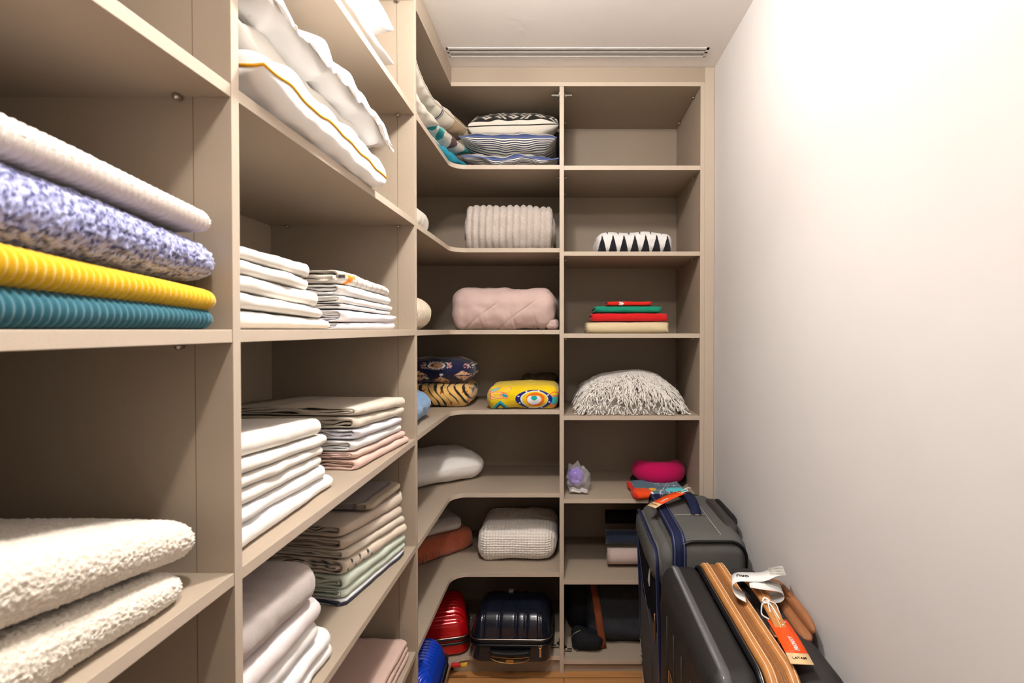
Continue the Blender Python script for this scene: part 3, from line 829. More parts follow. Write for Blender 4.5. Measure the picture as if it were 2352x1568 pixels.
# --- third shelf (z 1.419)
K_pink = cotton('dusty_pink_cotton', C(216, 188, 180), .5)
def quiltp(p, nn):
    d = 0
    for (c0, sl) in ((-.09, .75), (.055, .75)):
        e = abs((p.z + .03) - (p.x - c0) * sl) if p.y < 0 else 1
        d -= .0045 * math.exp(-(e / .0028) ** 2)
    if p.y < 0: d += .003 * abs(nz(p.x * 3, p.y, p.z * .6, .05, 5)) * sm(0, -.06, p.z) 
    for s_ in (-.11, .03, .12): d -= .004 * math.exp(-((p.x - s_ + .3 * p.z) / .004) ** 2) * sm(-.01, -.08, p.z)
    return d
pad('folded_duvet', 'dusty pink duvet folded into a plump block beside the divider', 'duvet', K_pink, (.452, .33, .182), (.055, .075, .075), (-.258, 2.315, 1.419), 0,
    n=(90, 20, 24), nc=9, wr=.009, ws=.11, seed=77, dome=.012, extra=quiltp)
pad('folded_sheet', 'small dusty pink cloth end squeezed between pink duvet and divider', 'cloth', K_pink, (.05, .10, .045), (.018, .02, .018), (-.048, 2.215, 1.419), 0, n=(8, 8, 4), wr=.006, ws=.03, seed=5)
def scale_q(p, nn):
    s = p.y * 28; r_ = p.z * 30 + (abs((s % 1) - .5)) * 1.3
    return .0028 * (1 - abs((r_ % 1) * 2 - 1) ** 6) - .0016 * math.exp(-(((s % 1) - .5) / .09) ** 2)
pad('folded_bedspread', 'cream quilted bedspread with scalloped stitching on the eye-level corner shelf', 'bedspread', cotton('cream_quilt', C(232, 218, 194), .2), (.40, .345, .125), (.07, .08, .06),
    (-.698, 1.815, 1.419), 0, n=(40, 110, 20), nc=16, wr=.004, seed=79, dome=.01, extra=scale_q)

# --- fourth shelf (z 1.09)
def to_crop(p, x0, x1, X0, X1, z0, z1, Y0, Y1):
    return X0 + (p.x - x0) / (x1 - x0) * (X1 - X0), Y0 + (p.z - z0) / (z1 - z0) * (Y1 - Y0)
def ell(X, Y, cx, cy, rx, ry, a=0):
    dx, dy = X - cx, Y - cy; c, s = math.cos(a), math.sin(a)
    return math.hypot((dx * c + dy * s) / rx, (-dx * s + dy * c) / ry)
YEL = C(244, 208, 8)
def eye(p, nn):
    X, Y = to_crop(p, -.149, .149, 745, 1390, -.051, .051, 1340, 1095)
    Y -= (p.y + .14) * 300 if p.z > .03 else 0
    e = ell(X, Y, 1182, 1232, 82, 72)
    if ell(X, Y, 1170, 1222, 28, 26) < 1: return C(20, 178, 172)
    if ell(X, Y, 1170, 1238, 62, 50) < 1 and Y > 1200: return C(240, 244, 246)
    if e < 1: return C(244, 110, 20) if (e > .72 or Y < 1190) else C(248, 160, 20)
    o_ = ell(X, Y, 1168, 1234, 165, 104)
    if ell(X, Y, 1175, 1234, 112, 84) < 1: return YEL
    if ell(X, Y, 1172, 1234, 124, 92) < 1: return C(240, 240, 240)
    if o_ < 1:
        for a in range(8):
            if ell(X, Y, 1168 + 144 * math.cos(a * .785 + .3), 1234 + 96 * math.sin(a * .785 + .3), 9, 8) < 1: return C(235, 235, 245)
        return C(14, 34, 120)
    for (cx, cy, rx, ry, a, col) in ((908, 1196, 26, 16, .7, C(20, 176, 186)), (1350, 1250, 36, 42, 0, C(40, 196, 196)), (822, 1128, 40, 14, -.4, C(120, 200, 180))):
        e = ell(X, Y, cx, cy, rx, ry, a)
        if e < 1: return col
        if e < 1.45: return C(242, 150, 110)
    for (cx, cy, rx, ry, a) in ((850, 1190, 78, 40, .1), (905, 1195, 45, 32, .9), (835, 1215, 60, 22, -.2), (920, 1140, 55, 20, -.6)):
        e = ell(X, Y, cx, cy, rx, ry, a)
        if .80 < e < 1: return C(244, 132, 84)
        if .66 < e <= .80: return C(250, 222, 160)
    d = abs(X - 868) / 72 + abs(Y - 1318) / 72
    if .62 < d < 1 and Y < 1352: return C(24, 190, 196)
    if .36 < d <= .62: return C(16, 30, 100)
    e = ell(X, Y, 1352, 1240, 58, 90)
    if .86 < e < 1: return C(240, 120, 60)
    return YEL
pad('beach_towel', 'yellow towel printed with a large blue-ringed eye, folded beside the divider', 'towel', W_fleece, (.298, .30, .102), (.028, .045, .045), (-.170, 2.262, 1.090), .0,
    n=(200, 30, 50), nc=16, wr=.006, ws=.10, seed=81, dome=.012, color=eye)
pad('folded_towel', 'dark patterned cloth lying behind the yellow eye-print towel', 'towel', mat('dark_print_cloth', C(70, 58, 40), .9, .5, 40, .3, 400), (.17, .16, .118), (.03, .04, .03), (-.115, 2.462, 1.090), 0,
    n=(20, 16, 6), wr=.006, seed=84)
def tiger(p, nn):
    x = p.x + .4 * p.z + .010 * math.sin(p.z * 60) + .012 * nz(p.x, p.z, p.y, .06, 3); k = x / .030
    f = abs((k % 1) - .5); w = .13 + .20 * nz(math.floor(k) * 3.3, p.z * 1.0, p.y, .05, 8)
    if f < w: return C(28, 22, 20)
    if nz(p.x * 1.1, p.z * .6, p.y, .014, 12) > .42: return C(190, 96, 28)
    return C(236, 192, 112)
pad('folded_towel', 'tan tiger-striped plush towel under the navy medallion one', 'towel', W_fleece, (.36, .30, .098), (.05, .06, .048), (-.575, 2.300, 1.090), .06,
    n=(170, 30, 40), nc=14, wr=.006, seed=87, color=tiger)
def medal(p, nn):
    X, Y = to_crop(p, -.05, .175, 290, 605, -.054, .054, 1112, 850)
    if p.z > .035: Y -= (p.y + .12) * 900
    NV = C(16, 20, 58); G = C(206, 160, 122); W = C(232, 226, 222)
    for k_ in range(-3, 3):
        for (cx, cy, s) in ((395 + 250 * k_, 915, 1), (145 + 250 * k_, 640, 1)):
            e = ell(X, Y, cx, cy, 62 * s, 44 * s)
            if e < .62: return G if nz(X, Y, 0, 16, 2) > -.12 else C(110, 74, 50)
            if e < .84: return W
            if e < 1.0: return NV
            if e < 1.10: return W if int(math.atan2(Y - cy, X - cx) * 14) % 2 else NV
            if abs(Y - cy) < 34 * s and e < 1.5 and abs(X - cx) > 58: return C(190, 140, 130) if nz(X, Y, 0, 10, 4) > -.1 else NV
        for (cx, cy) in ((293 + 257 * k_, 1028), (420 + 257 * k_, 1092), (293 + 257 * k_, 760)):
            d = abs(X - cx) / 56 + abs(Y - cy) / 56
            if d < 1:
                if abs(Y - cy) < 4 + 3 * abs(nz(X, 0, 0, 12, 1)): return NV
                return C(222, 178, 142) if nz(X, Y, 0, 9, 6) > -.25 else C(120, 60, 40)
        for (cx, cy) in ((425 + 187 * k_, 1017), (238 + 187 * k_, 903), (128 + 210 * k_, 1057)):
            if ell(X, Y, cx, cy, 12, 11) < 1: return C(220, 214, 206)
    return NV
pad('folded_towel', 'navy plush towel with gold medallions on top of the tiger-striped one', 'towel', W_fleece, (.35, .29, .108), (.06, .07, .053), (-.568, 2.300, 1.190), .04,
    n=(200, 40, 50), nc=16, wr=.005, seed=91, dome=.01, color=medal)
pad('folded_towel', 'light blue fluffy towel just past the left post below eye level', 'towel', mat('sky_blue_pile', C(112, 160, 208), .95, .18, 220, .8, 420, sheen=.5, dist=.002), (.33, .325, .112), (.06, .09, .055),
    (-.658, 1.800, 1.090), .02, n=(60, 80, 14), nc=12, wr=.006, seed=93, dome=.01, extra=lambda p, nn: .0018 * nz(p.x, p.y, p.z, .006, 3))

# --- fifth shelf (z 0.747)
pad('folded_duvet', 'white duvet with greyish top folded in the corner on the fifth shelf down', 'duvet', cotton('soft_white_duvet', C(246, 241, 236), .2), (.42, .32, .128), (.06, .09, .06),
    (-.600, 2.318, .747), .645, n=(40, 30, 10), nc=10, wr=.008, ws=.13, seed=97, dome=.025)

# --- sixth shelf (z 0.418)
def rose_loop(p, nn):
    d = .0014 * nz(p.x, p.y, p.z, .006, 2)
    for (cx, cz) in ((.095, .005), (-.03, -.01), (-.14, .01)):
        r_ = math.hypot(p.x - cx, (p.z - cz) * 1.1 + (p.y + .15) * .4)
        if r_ < .05: d += .0022 * math.sin(r_ * 2 * math.pi / .014)
    return d
pad('folded_bathmat', 'terracotta tufted mat with raised circles in the corner under a grey blanket', 'mat', mat('terracotta_pile', C(192, 98, 64), .95, .12, 260, .7, 500, sheen=.4, dist=.002), (.42, .30, .095), (.03, .045, .045),
    (-.655, 2.305, .418), .80, n=(150, 30, 30), nc=10, wr=.007, seed=99, extra=rose_loop)
pad('folded_blanket', 'light grey folded blanket lying on the terracotta mat', 'blanket', mat('light_grey_blanket', C(206, 198, 192), .95, .05, 200, .4, 500, sheen=.3), (.34, .28, .058), (.03, .04, .027),
    (-.668, 2.318, .516), .62, n=(40, 30, 6), nc=8, wr=.007, seed=101)
K_waf = mat('waffle_white', C(252, 244, 234), .95, .04, 300, .3, 700, sheen=.3)
def waffle(p, nn):
    a = abs(math.sin(math.pi * p.x / .0125)); s_ = (p.z if abs(nn.y) > .7 else p.y) ; b = abs(math.sin(math.pi * s_ / .0105))
    return -.0058 * (a * b) ** .7 + .003
pad('folded_throw', 'white waffle-knit throw folded beside the divider on the sixth shelf', 'throw', K_waf, (.342, .30, .150), (.05, .065, .060), (-.200, 2.338, .418), -.03,
    n=(150, 110, 24), nc=20, wr=.010, ws=.14, seed=103, dome=.006, extra=waffle)

# --- right unit
g = None
def zig(p, nn):
    X = (p.x + .160) / .320 * 7.0
    f = abs((X % 1) - .5) * 2; hh = (p.z + .05) / .1 + (p.y + .10) * 2.2 * (1 if p.z > .02 else 0)
    BLK = C(24, 26, 34); WHT = C(240, 238, 236)
    up = 1 - f
    if hh < .92 * up - .10: return BLK
    if hh > .80 + 1.1 * (1 - f) or hh > 1.22: return BLK
    return WHT
pad('folded_throw', 'black and white zigzag throw folded on the right end shelf', 'throw', W_fleece, (.325, .26, .098), (.03, .045, .040), (.298, 2.285, 1.740), 0,
    n=(180, 30, 40), nc=14, wr=.004, seed=107, dome=.012, color=zig)
S2 = dict(rc=.010, wr=.004, loose=.4, inset=.006, crease=.0012)
def star_red(x, y, z, k, outer):
    for yc in (.060, .205):
        a = math.atan2(z - .5, (y - yc) * 60); r_ = math.hypot((y - yc) * 60, (z - .5) * 1.1)
        if x > -.03 and r_ < .45 + .25 * math.cos(5 * a): return C(244, 230, 224)
    return C(222, 36, 22)
def back_fold(name, label, cat, L, d, h, lay, m, x0, y, z, seed, rot=0, group=None, **k):
    """a folded cloth whose fold faces the viewer (-Y)"""
    o = fold_cloth(name, L, d, h, lay, m, seed, **k)
    return tag(o, label, cat, (x0, y, z), (0, 0, -math.pi / 2 + rot), group)
# with this turn, local y runs to world +x ... rot -90: local +X -> world -Y, local +Y -> world +X
gg = 'festive cloths on the right end shelf'
back_fold('folded_tablecloth', 'cream tablecloth at the bottom of the red and green cloth pile', 'tablecloth', .348, .24, .050, 2, cotton('cream_damask', C(228, 210, 170), .8), .098, 2.172, 1.4045, 3, group=gg, **S2)
back_fold('folded_tablecloth', 'bright red tablecloth between the cream one and the green one', 'tablecloth', .325, .24, .036, 1, cotton('red_cloth', C(216, 26, 28)), .118, 2.178, 1.4555, 5, group=gg, **dict(S2, solid=True, inset=0))
back_fold('folded_tablecloth', 'emerald green tablecloth between two red ones', 'tablecloth', .285, .22, .029, 1, cotton('green_cloth', C(12, 142, 112)), .132, 2.185, 1.4925, 8, group=gg, **dict(S2, solid=True, inset=0))
back_fold('folded_napkin', 'thin red cloth with white stars on top of the green one', 'napkin', .190, .15, .019, 2, W_attr, .186, 2.195, 1.5225, 9, group=gg, **dict(S2, color=star_red, step=.003))

# fringe throw
K_fr = mat('ecru_yarn', C(246, 240, 232), .9, .08, 200, .3, 600, sheen=.3)
t = thing('fringe_throw', 'ecru throw covered in long cut yarn fringes on the right end shelf', 'throw', (.285, 2.315, 1.0665))
FH, FA, FB = .165, .205, .165
def fsurf(u, v):                       # dome surface, u,v in [-1,1]
    k = max(0.0, (1 - abs(u) ** 3.0) * (1 - abs(v) ** 3.0)) ** .55
    return Vector((FA * u, FB * v, FH * k * (1 + .10 * nz(u, v, 0, .5, 3))))
vs = []; fs = []; n = 30
for j in range(n + 1):
    for i in range(n + 1): vs.append(fsurf(-1 + 2 * i / n, -1 + 2 * j / n) * .96)
fs = [(j * (n + 1) + i, j * (n + 1) + i + 1, (j + 1) * (n + 1) + i + 1, (j + 1) * (n + 1) + i) for j in range(n) for i in range(n)]
mesh_obj('cloth', vs, fs, K_fr, t)
q = MB(); rnd = random.Random(5)
V_ = []; F_ = []
for s in range(2900):
    u, v = rnd.uniform(-.98, .98), rnd.uniform(-1, 1)
    if v > .7: v = rnd.uniform(-.9, .6)
    p = fsurf(u, v); e = .02
    du = (fsurf(min(1, u + e), v).z - p.z) / e / FA; dv = (fsurf(u, max(-1, v - e)).z - p.z) / e / FB
    dr = Vector((u * .55 + rnd.uniform(-.8, .8), -1.0 + rnd.uniform(-.35, .35) if v < .5 else rnd.uniform(-.6, 1), 0))
    if abs(u) > .75: dr.x += .8 * math.copysign(1, u)
    dr.normalize()
    pts = [p]; cur = p.copy(); L = rnd.uniform(.045, .078); steps = 6; vel = Vector((dr.x, dr.y, .55)).normalized()
    for k in range(steps):
        vel = (vel + Vector((rnd.uniform(-.38, .38), rnd.uniform(-.2, .2), -.36))).normalized()
        nx_ = cur + vel * L / steps
        uu, vv = max(-1, min(1, nx_.x / FA)), max(-1, min(1, nx_.y / FB))
        zs = fsurf(uu, vv).z + .003 if abs(nx_.x) < FA and abs(nx_.y) < FB else .003
        nx_.z = max(nx_.z, zs); nx_.z = max(nx_.z, .003)
        nx_.y = max(nx_.y, -.200); nx_.x = max(-.255, min(.258, nx_.x))
        cur = nx_; pts.append(cur.copy())
    a = len(V_); r_ = .0026
    for k, pp in enumerate(pts):
        tt = (pts[min(k + 1, steps)] - pts[max(k - 1, 0)]); 
        if tt.length < 1e-6: tt = Vector((0, 0, -1))
        tt.normalize(); s1 = tt.orthogonal().normalized(); s2 = tt.cross(s1)
        for j in range(5):
            w = 2 * math.pi * j / 5; V_.append(pp + (s1 * math.cos(w) + s2 * math.sin(w)) * r_ * (.8 if k == steps else 1))
    for k in range(steps):
        for j in range(5): F_.append((a + k * 5 + j, a + k * 5 + (j + 1) % 5, a + (k + 1) * 5 + (j + 1) % 5, a + (k + 1) * 5 + j))
    F_.append(tuple(a + steps * 5 + j for j in range(5)))
o = mesh_obj('fringe', V_, F_, K_fr, t); o['kind'] = 'stuff'

# purple ball in a clear plastic bag
t = thing('plastic_bag', 'crumpled clear plastic bag holding a purple ball, left end of the right shelf', 'bag', (.062, 2.215, .7235))
def crump(p, nn):
    d = .010 * nz(p.x, p.y, p.z, .022, 3) + .006 * nz(p.x, p.y, p.z, .010, 5)
    q_ = p + nn * d
    if p.z > .02: q_.z += .026 * max(0, nz(p.x, p.y, 0, .030, 7)) * 2
    q_.z = max(q_.z, -.050); return q_
M_film = mat('clear_film', C(236, 234, 236), .12, 0, 0, 1.0, 70, kind='crease', alpha=.26, spec=.9, dist=.006)
o = rbox_obj('film', (.098, .11, .100), (.035, .04, .04), M_film, t, (16, 16, 12), 5, crump); o.location = (0, 0, .0505)
cv = [(x * .05, -.045 - .004 * (k % 2), .020 + .005 * math.sin(k * 1.9)) for k, x in enumerate([-.8, -.5, -.2, .1, .35, .6, .85])]
for k in range(3):
    cord('film_fold', [(x * .93, y - .002 * k, z * (1 - .2 * k) + .002 * math.sin(k * 3 + i)) for i, (x, y, z) in enumerate(cv)], .0022, mat('whitish_film', C(214, 208, 206), .25, .2, 90), t, 6, flat=2.2)
vs, fs, _ = rbox(.068, .060, .074, .03, (6, 6, 6), 6, lambda p, nn: p + nn * .0025 * nz(p.x, p.y, p.z, .02, 4))
o = mesh_obj('purple_ball', vs, fs, mat('purple_rubber', C(142, 96, 226), .3, .06, 60, .2, 120, coat=.4)); tag(o, 'shiny purple ball wrapped inside the clear plastic bag', 'ball', (.052, 2.210, .7235 + .063))

# neck pillow on a printed pouch
K_mag = mat('magenta_fleece', C(200, 10, 90), .95, .06, 300, .4, 700, sheen=.08)
t = thing('neck_pillow', 'magenta U-shaped travel neck pillow behind the dark grey suitcase', 'pillow', (.430, 2.345, .7235))
pts = []
for i in range(25):
    a = math.radians(200 + 250 * i / 24 - 55)                 # opens to the back
    pts.append((.078 * math.cos(a) * 1.0, .075 * math.sin(a), .058))
q = MB(); q.tube(pts, lambda s: .030 + .022 * math.sin(math.pi * s) ** .5 if s not in (0, 1) else .012, 20); q.v = [Vector((p.x, p.y, max(.004, .058 + (p.z - .058) * 1.0))) for p in q.v]
o = q.build('cushion_body', K_mag, t, True); ss = o.modifiers.new('s', 'SUBSURF'); ss.levels = 1; ss.render_levels = 1
cord('black_band', [(p[0] * 1.02, p[1] * 1.02, .012) for p in pts], .046, mat('black_jersey', C(16, 14, 16), .9), t, 12, flat=.22, up=(0, 0, 1))
def pouch(p, nn):
    X, Z = p.x, p.z; B_ = C(84, 112, 128)
    if ell(X, p.y, -.075, -.065, .035, .040) < 1: return C(238, 74, 14)
    if ell(X, p.y, -.030, -.055, .016, .022) < 1: return C(250, 184, 60)
    if ell(X, p.y, .075, -.06, .05, .03) < 1: return C(90, 214, 220)
    if ell(X, p.y, -.048, -.095, .016, .014) < 1: return C(240, 238, 234)
    if X < -.098: return C(214, 40, 26)
    if abs(nz(X, p.y, Z, .02, 3)) < .05 and X > -.01: return C(226, 226, 230)
    return B_
pad('toiletry_pouch', 'multicoloured printed pouch between the magenta pillow and the grey suitcase', 'pouch', W_attr, (.225, .19, .030), (.02, .02, .014), (.395, 2.190, .7235), .08,
    n=(70, 60, 4), nc=6, wr=.005, ws=.05, seed=113, color=pouch)

# rolled towels on the sixth shelf of the right unit
for (nm, lab, m, x0, y, z, r_, L) in (('rolled_towel', 'pinkish beige rolled towel under the navy roll, behind the suitcases', mat('pink_beige_towel', C(208, 186, 176), .95, .08, 300, .5, 500, sheen=.3), .190, 2.235, .3875, .043, .26),
                                       ('rolled_towel', 'dark navy rolled towel on top of the beige roll, behind the suitcases', mat('navy_towel', C(34, 44, 66), .95, .10, 300, .5, 500, sheen=.3), .184, 2.240, .4745, .036, .26),
                                       ('rolled_towel', 'near-black rolled cloth at the top of the rolls behind the suitcases', mat('black_towel', C(16, 14, 18), .95, .3, 80, .4, 300), .186, 2.285, .5475, .036, .24)):
    q = MB(); seg = 40; turns = 3.2; pr = []
    for i in range(int(turns * 24) + 1):
        a = i / 24 * 2 * math.pi; rr = r_ * (1 - .80 * (i / (turns * 24))); pr.append((rr * math.cos(a - 1.2), rr * math.sin(a - 1.2)))
    th = r_ * .13; K = 12; k0 = []
    outer = [(p[0], p[1]) for p in pr]; inner = [(p[0] * (1 - th / max(th * 1.2, math.hypot(*p))), p[1] * (1 - th / max(th * 1.2, math.hypot(*p)))) for p in pr]
    ring = outer + inner[::-1]; N_ = len(ring); vs = []; fs = []
    for j in range(K + 1):
        x = L * j / K
        for (a, b) in ring: vs.append((x, a, b * .97 + r_))
    for j in range(K):
        for i in range(N_): i2 = (i + 1) % N_; fs.append((j * N_ + i, j * N_ + i2, (j + 1) * N_ + i2, (j + 1) * N_ + i))
    for e in (0, K):
        for i in range(len(outer) - 1):
            a, b, c_, d_ = e * N_ + i, e * N_ + i + 1, e * N_ + N_ - 2 - i, e * N_ + N_ - 1 - i
            fs.append((a, b, c_, d_))
    o = mesh_obj(nm, vs, fs, m); tag(o, lab, 'towel', (x0, y, z), None, 'rolled towels behind the suitcases')
# ---------------------------------------------------------------- suitcases standing on the floor
def loop_yz(w, h, r, cy, cz, n=10):
    """rounded rectangle in the y-z plane with outward normals"""
    out = []
    for sy, sz, a0 in ((1, 1, 0), (-1, 1, 90), (-1, -1, 180), (1, -1, 270)):
        for i in range(n + 1):
            a = math.radians(a0 + 90 * i / n)
            out.append(((cy + sy * (w / 2 - r) + r * math.cos(a), cz + sz * (h / 2 - r) + r * math.sin(a)), (math.cos(a), math.sin(a))))
    return out
def densify(loop, step=.012):
    out = []; n = len(loop)
    for i in range(n):
        (p, a), (q_, b) = loop[i], loop[(i + 1) % n]; d = math.hypot(q_[0] - p[0], q_[1] - p[1]); k = max(1, int(d / step))
        for j in range(k): t = j / k; out.append(((p[0] + (q_[0] - p[0]) * t, p[1] + (q_[1] - p[1]) * t), (a[0] + (b[0] - a[0]) * t, a[1] + (b[1] - a[1]) * t)))
    return out
def band(name, loop, prof, m, parent, label=None, wob=None):
    """prof: [(x, outset)] swept round the loop"""
    lp = densify(loop); n = len(lp); k = len(prof); vs = []
    for i, ((y, z), (a, b)) in enumerate(lp):
        for (x, o) in prof:
            w = wob(y, z) if wob else 0
            vs.append((x, y + a * (o + w), z + b * (o + w)))
    fs = [(i * k + j, i * k + j + 1, ((i + 1) % n) * k + j + 1, ((i + 1) % n) * k + j) for i in range(n) for j in range(k - 1)]
    return mesh_obj(name, vs, fs, m, parent, True, label=label)
def ribbon(name, pts, wd, w, th, m, parent, label=None):
    q = MB(); wd = Vector(wd).normalized(); pts = [Vector(p) for p in pts]; n = len(pts); R = []
    for i, p in enumerate(pts):
        t = (pts[min(i + 1, n - 1)] - pts[max(i - 1, 0)]).normalized(); nn = wd.cross(t).normalized()
        R += [p + wd * w / 2 + nn * th / 2, p - wd * w / 2 + nn * th / 2, p - wd * w / 2 - nn * th / 2, p + wd * w / 2 - nn * th / 2]
    fs = [(i * 4 + j, i * 4 + (j + 1) % 4, (i + 1) * 4 + (j + 1) % 4, (i + 1) * 4 + j) for i in range(n - 1) for j in range(4)] + [(3, 2, 1, 0), tuple((n - 1) * 4 + j for j in range(4))]
    q.add(R, fs); return q.build(name, m, parent, True, label=label)
def smooth_pts(ctrl, n=24):
    out = []; P = [Vector(c) for c in ctrl]; P = [P[0] * 2 - P[1]] + P + [P[-1] * 2 - P[-2]]
    m_ = len(P) - 3
    for s in range(m_):
        for k in range(n // m_ + 1):
            t = k / (n // m_ + 1); a, b, c, d = P[s:s + 4]
            out.append(.5 * ((2 * b) + (c - a) * t + (2 * a - 5 * b + 4 * c - d) * t * t + (3 * b - a - 3 * c + d) * t ** 3))
    out.append(P[-2]); return out

M_gfab = mat('charcoal_nylon', C(92, 91, 88), .8, .10, 500, .4, 1400, spec=.15)
M_nfab = mat('navy_nylon', C(16, 18, 30), .85, .10, 500, .4, 1400, spec=.1)
M_nzip = mat('navy_zip_tape', C(24, 31, 62), .7, .15, 700, .5, 900, spec=.2)
M_zipt = mat('zip_teeth', C(90, 96, 130), .35, .3, 900, .6, 900, metal=.3)
M_pipe = mat('black_piping_gloss', C(14, 14, 18), .4)
M_seam = mat('pale_seam', C(168, 164, 156), .7)
M_orange = mat('orange_card', C(246, 86, 26), .5); M_sand = mat('sand_card', C(232, 196, 148), .6); M_paper = mat('white_paper', C(244, 242, 238), .6)
M_ink = mat('black_ink', C(24, 24, 26), .6); M_wstr = mat('white_string', C(246, 244, 240), .8); M_chrome = mat('polished_metal', C(226, 206, 190), .2, metal=1)
M_blk = mat('black_rubber', C(20, 20, 21), .6)

t = thing('suitcase', 'tall charcoal fabric suitcase with navy zips standing in front of the right end shelves', 'suitcase', (.465, 1.844, 0))
OX, OY = .465, 1.83
def rel(p): return (p[0] - OX, p[1] - OY, p[2])
ZTOP = .762
def softA(p, nn):
    q_ = p + nn * .003 * nz(p.x, p.y, p.z, .10, 3)
    if p.z > .3: q_.z += -.004 * (p.x / .12) ** 2
    return q_
o = rbox_obj('body', (.255, .465, .70), (.045, .05, .05), M_gfab, t, (20, 30, 30), 8, softA); o.location = (.4625 - OX, 0, .062 + .35)
# front panel and pocket on the left face
def softP(p, nn):
    q_ = p + nn * .003 * nz(p.x, p.y, p.z, .08, 5); return q_
o = rbox_obj('front_panel', (.070, .445, .665), (.034, .05, .05), M_gfab, t, (6, 26, 26), 8, softP); o.location = (.340 - OX, 0, .062 + .335)
def shearp(p, nn):
    q_ = p + nn * .002 * nz(p.x, p.y, p.z, .08, 7)
    q_.x += (.30 - p.z) * .065 * (1 if p.x < 0 else 0)
    return q_
o = rbox_obj('pocket', (.060, .415, .57), (.028, .05, .05), M_nfab, t, (6, 26, 26), 8, shearp); o.location = (.320 - OX, 0, .075 + .285)
o = rbox_obj('pocket_yoke', (.058, .418, .115), (.028, .052, .050), M_gfab, t, (6, 26, 8), 8, softP); o.location = (.312 - OX, 0, .652)
def zipl(name, w, h, r, cz, x, rad, m, dense_=.02):
    lp = densify(loop_yz(w, h, r, 0, cz), dense_); return cord(name, [(x, p[0], p[1]) for p, a in lp], rad, m, t, 8, closed=True)
LA = loop_yz(.465, .70, .05, 0, .412)
band('main_zip', LA, [(.343 - OX, -.002), (.345 - OX, .004), (.353 - OX, .005), (.355 - OX, .002), (.357 - OX, .005), (.372 - OX, .006), (.374 - OX, .002), (.376 - OX, .005), (.386 - OX, .004), (.388 - OX, -.002)], M_nzip, t)
for x in (.3495, .380): zipl('zip_teeth', .475, .71, .052, .412, x - OX, .0022, M_zipt)
for x, w, h in ((.296, .41, .64),): 
    lp = densify(loop_yz(.425, .650, .05, 0, .385), .02)
    cord('pocket_zip', [(.298 - OX + max(0, (.66 - p[1])) * .035, p[0], p[1]) for p, a in lp], .006, M_nzip, t, 8, closed=True)
    cord('zip_teeth', [(.2935 - OX + max(0, (.66 - p[1])) * .035, p[0] * 1.004, p[1] * 1.002) for p, a in lp], .0022, M_zipt, t, 6, closed=True)
# piping round the end facing the camera and the far end
for yy in (1.603, 2.057):
    pp = rrect(.222, .675, .055, 10)
    cord('piping', dense([(.468 + a - OX, yy - OY, .412 + b) for a, b in pp], .03), .0052, M_pipe, t, 8, closed=True)
# top seams, handle, rail housing, tag
q = MB()
q.tube([(.505 - OX, 1.63 - OY, .7615), (.505 - OX, 1.83 - OY, .7622), (.505 - OX, 2.04 - OY, .7618)], .0013, 6)
q.tube([(.392 - OX, 1.80 - OY, .7635), (.45 - OX, 1.80 - OY, .764), (.505 - OX, 1.80 - OY, .7635)], .0013, 6)
q.build('seam', M_seam, t, True)
pts = smooth_pts([(.470, 1.80, .764), (.470, 1.815, .778), (.470, 1.87, .795), (.468, 1.94, .795), (.466, 1.985, .780), (.466, 2.0, .764)], 30)
ribbon('carry_handle', [rel(p) for p in pts], (1, 0, 0), .036, .007, M_nzip, t)
q = MB(); q.box(.462 - OX, .478 - OX, 1.788 - OY, 1.798 - OY, .763, .769); q.build('handle_anchor', M_chrome, t, bevel=.002)
o = rbox_obj('rail_housing', (.050, .30, .06), (.02, .06, .025), mat('grey_moulding', C(58, 56, 54), .5, .05, 200), t, (6, 20, 6), 8); o.location = (.566 - OX, 1.84 - OY, .742)
o = rbox_obj('pull_handle', (.024, .235, .030), (.010, .05, .014), M_blk, t, (4, 16, 4), 6); o.location = (.585 - OX, 1.84 - OY, .763)
# zip pulls on the left face
q = MB(); q.box(-.004, .004, -.008, .008, -.022, .020); o = q.build('zip_pull', M_chrome, t, bevel=.003); o.location = (.290 - OX, 1.655 - OY, .655); o.rotation_euler = (.12, .1, 0)
q = MB(); q.box(-.003, .003, -.004, .004, -.040, .030); q.tube([(0, 0, .030), (0, .004, .040), (0, 0, .05)], .003, 8); o = q.build('zip_pull', M_chrome, t, bevel=.002); o.location = (.292 - OX, 1.624 - OY, .46)
for i, yy in enumerate((1.66, 2.0)):
    for xx in (.36, .57):
        q = MB(); q.tube([(xx - .012 - OX, yy - OY, .024), (xx + .012 - OX, yy - OY, .024)], .024, 16); q.build('wheel', M_blk, t, True)
        q = MB(); q.box(xx - .016 - OX, xx + .016 - OX, yy - .02 - OY, yy + .02 - OY, .040, .075); q.build('wheel_housing', M_blk, t, bevel=.004)
# emblem: two white sails, and the word down the pocket
M_wprint = mat('white_print', C(230, 230, 230), .6)
q = MB()
q.add([(0, 0, 0), (.016, .0, .004), (.030, .0, .085)], [(0, 1, 2)]); q.add([(-.004, 0, .002), (-.020, 0, .010), (.026, 0, .088)], [(0, 2, 1)])
q.v = [Vector((0, -p.x, p.z)) for p in q.v]
o = q.build('sail_emblem', M_wprint, t); o.location = (.2905 - OX, 1.735 - OY, .545); sd = o.modifiers.new('s', 'SOLIDIFY'); sd.thickness = .0008
for k in range(6):
    p_ = [(.2898 + .0 * k, 1.70 + .055 * k, .66 - .08 * k)]
q = MB(); q.tube([(.289 - OX, 2.00 - OY, .62), (.2895 - OX, 1.86 - OY, .50), (.2905 - OX, 1.66 - OY, .41)], .0012, 6); q.tube([(.2905 - OX, 1.66 - OY, .41), (.297 - OX, 1.70 - OY, .2)], .0012, 6)
q.build('pocket_seam', mat('navy_piping', C(60, 64, 96), .6), t, True)
o = text_mesh('NAUTICA', .046, M_wprint, 'lettering', t, bold=.0006)
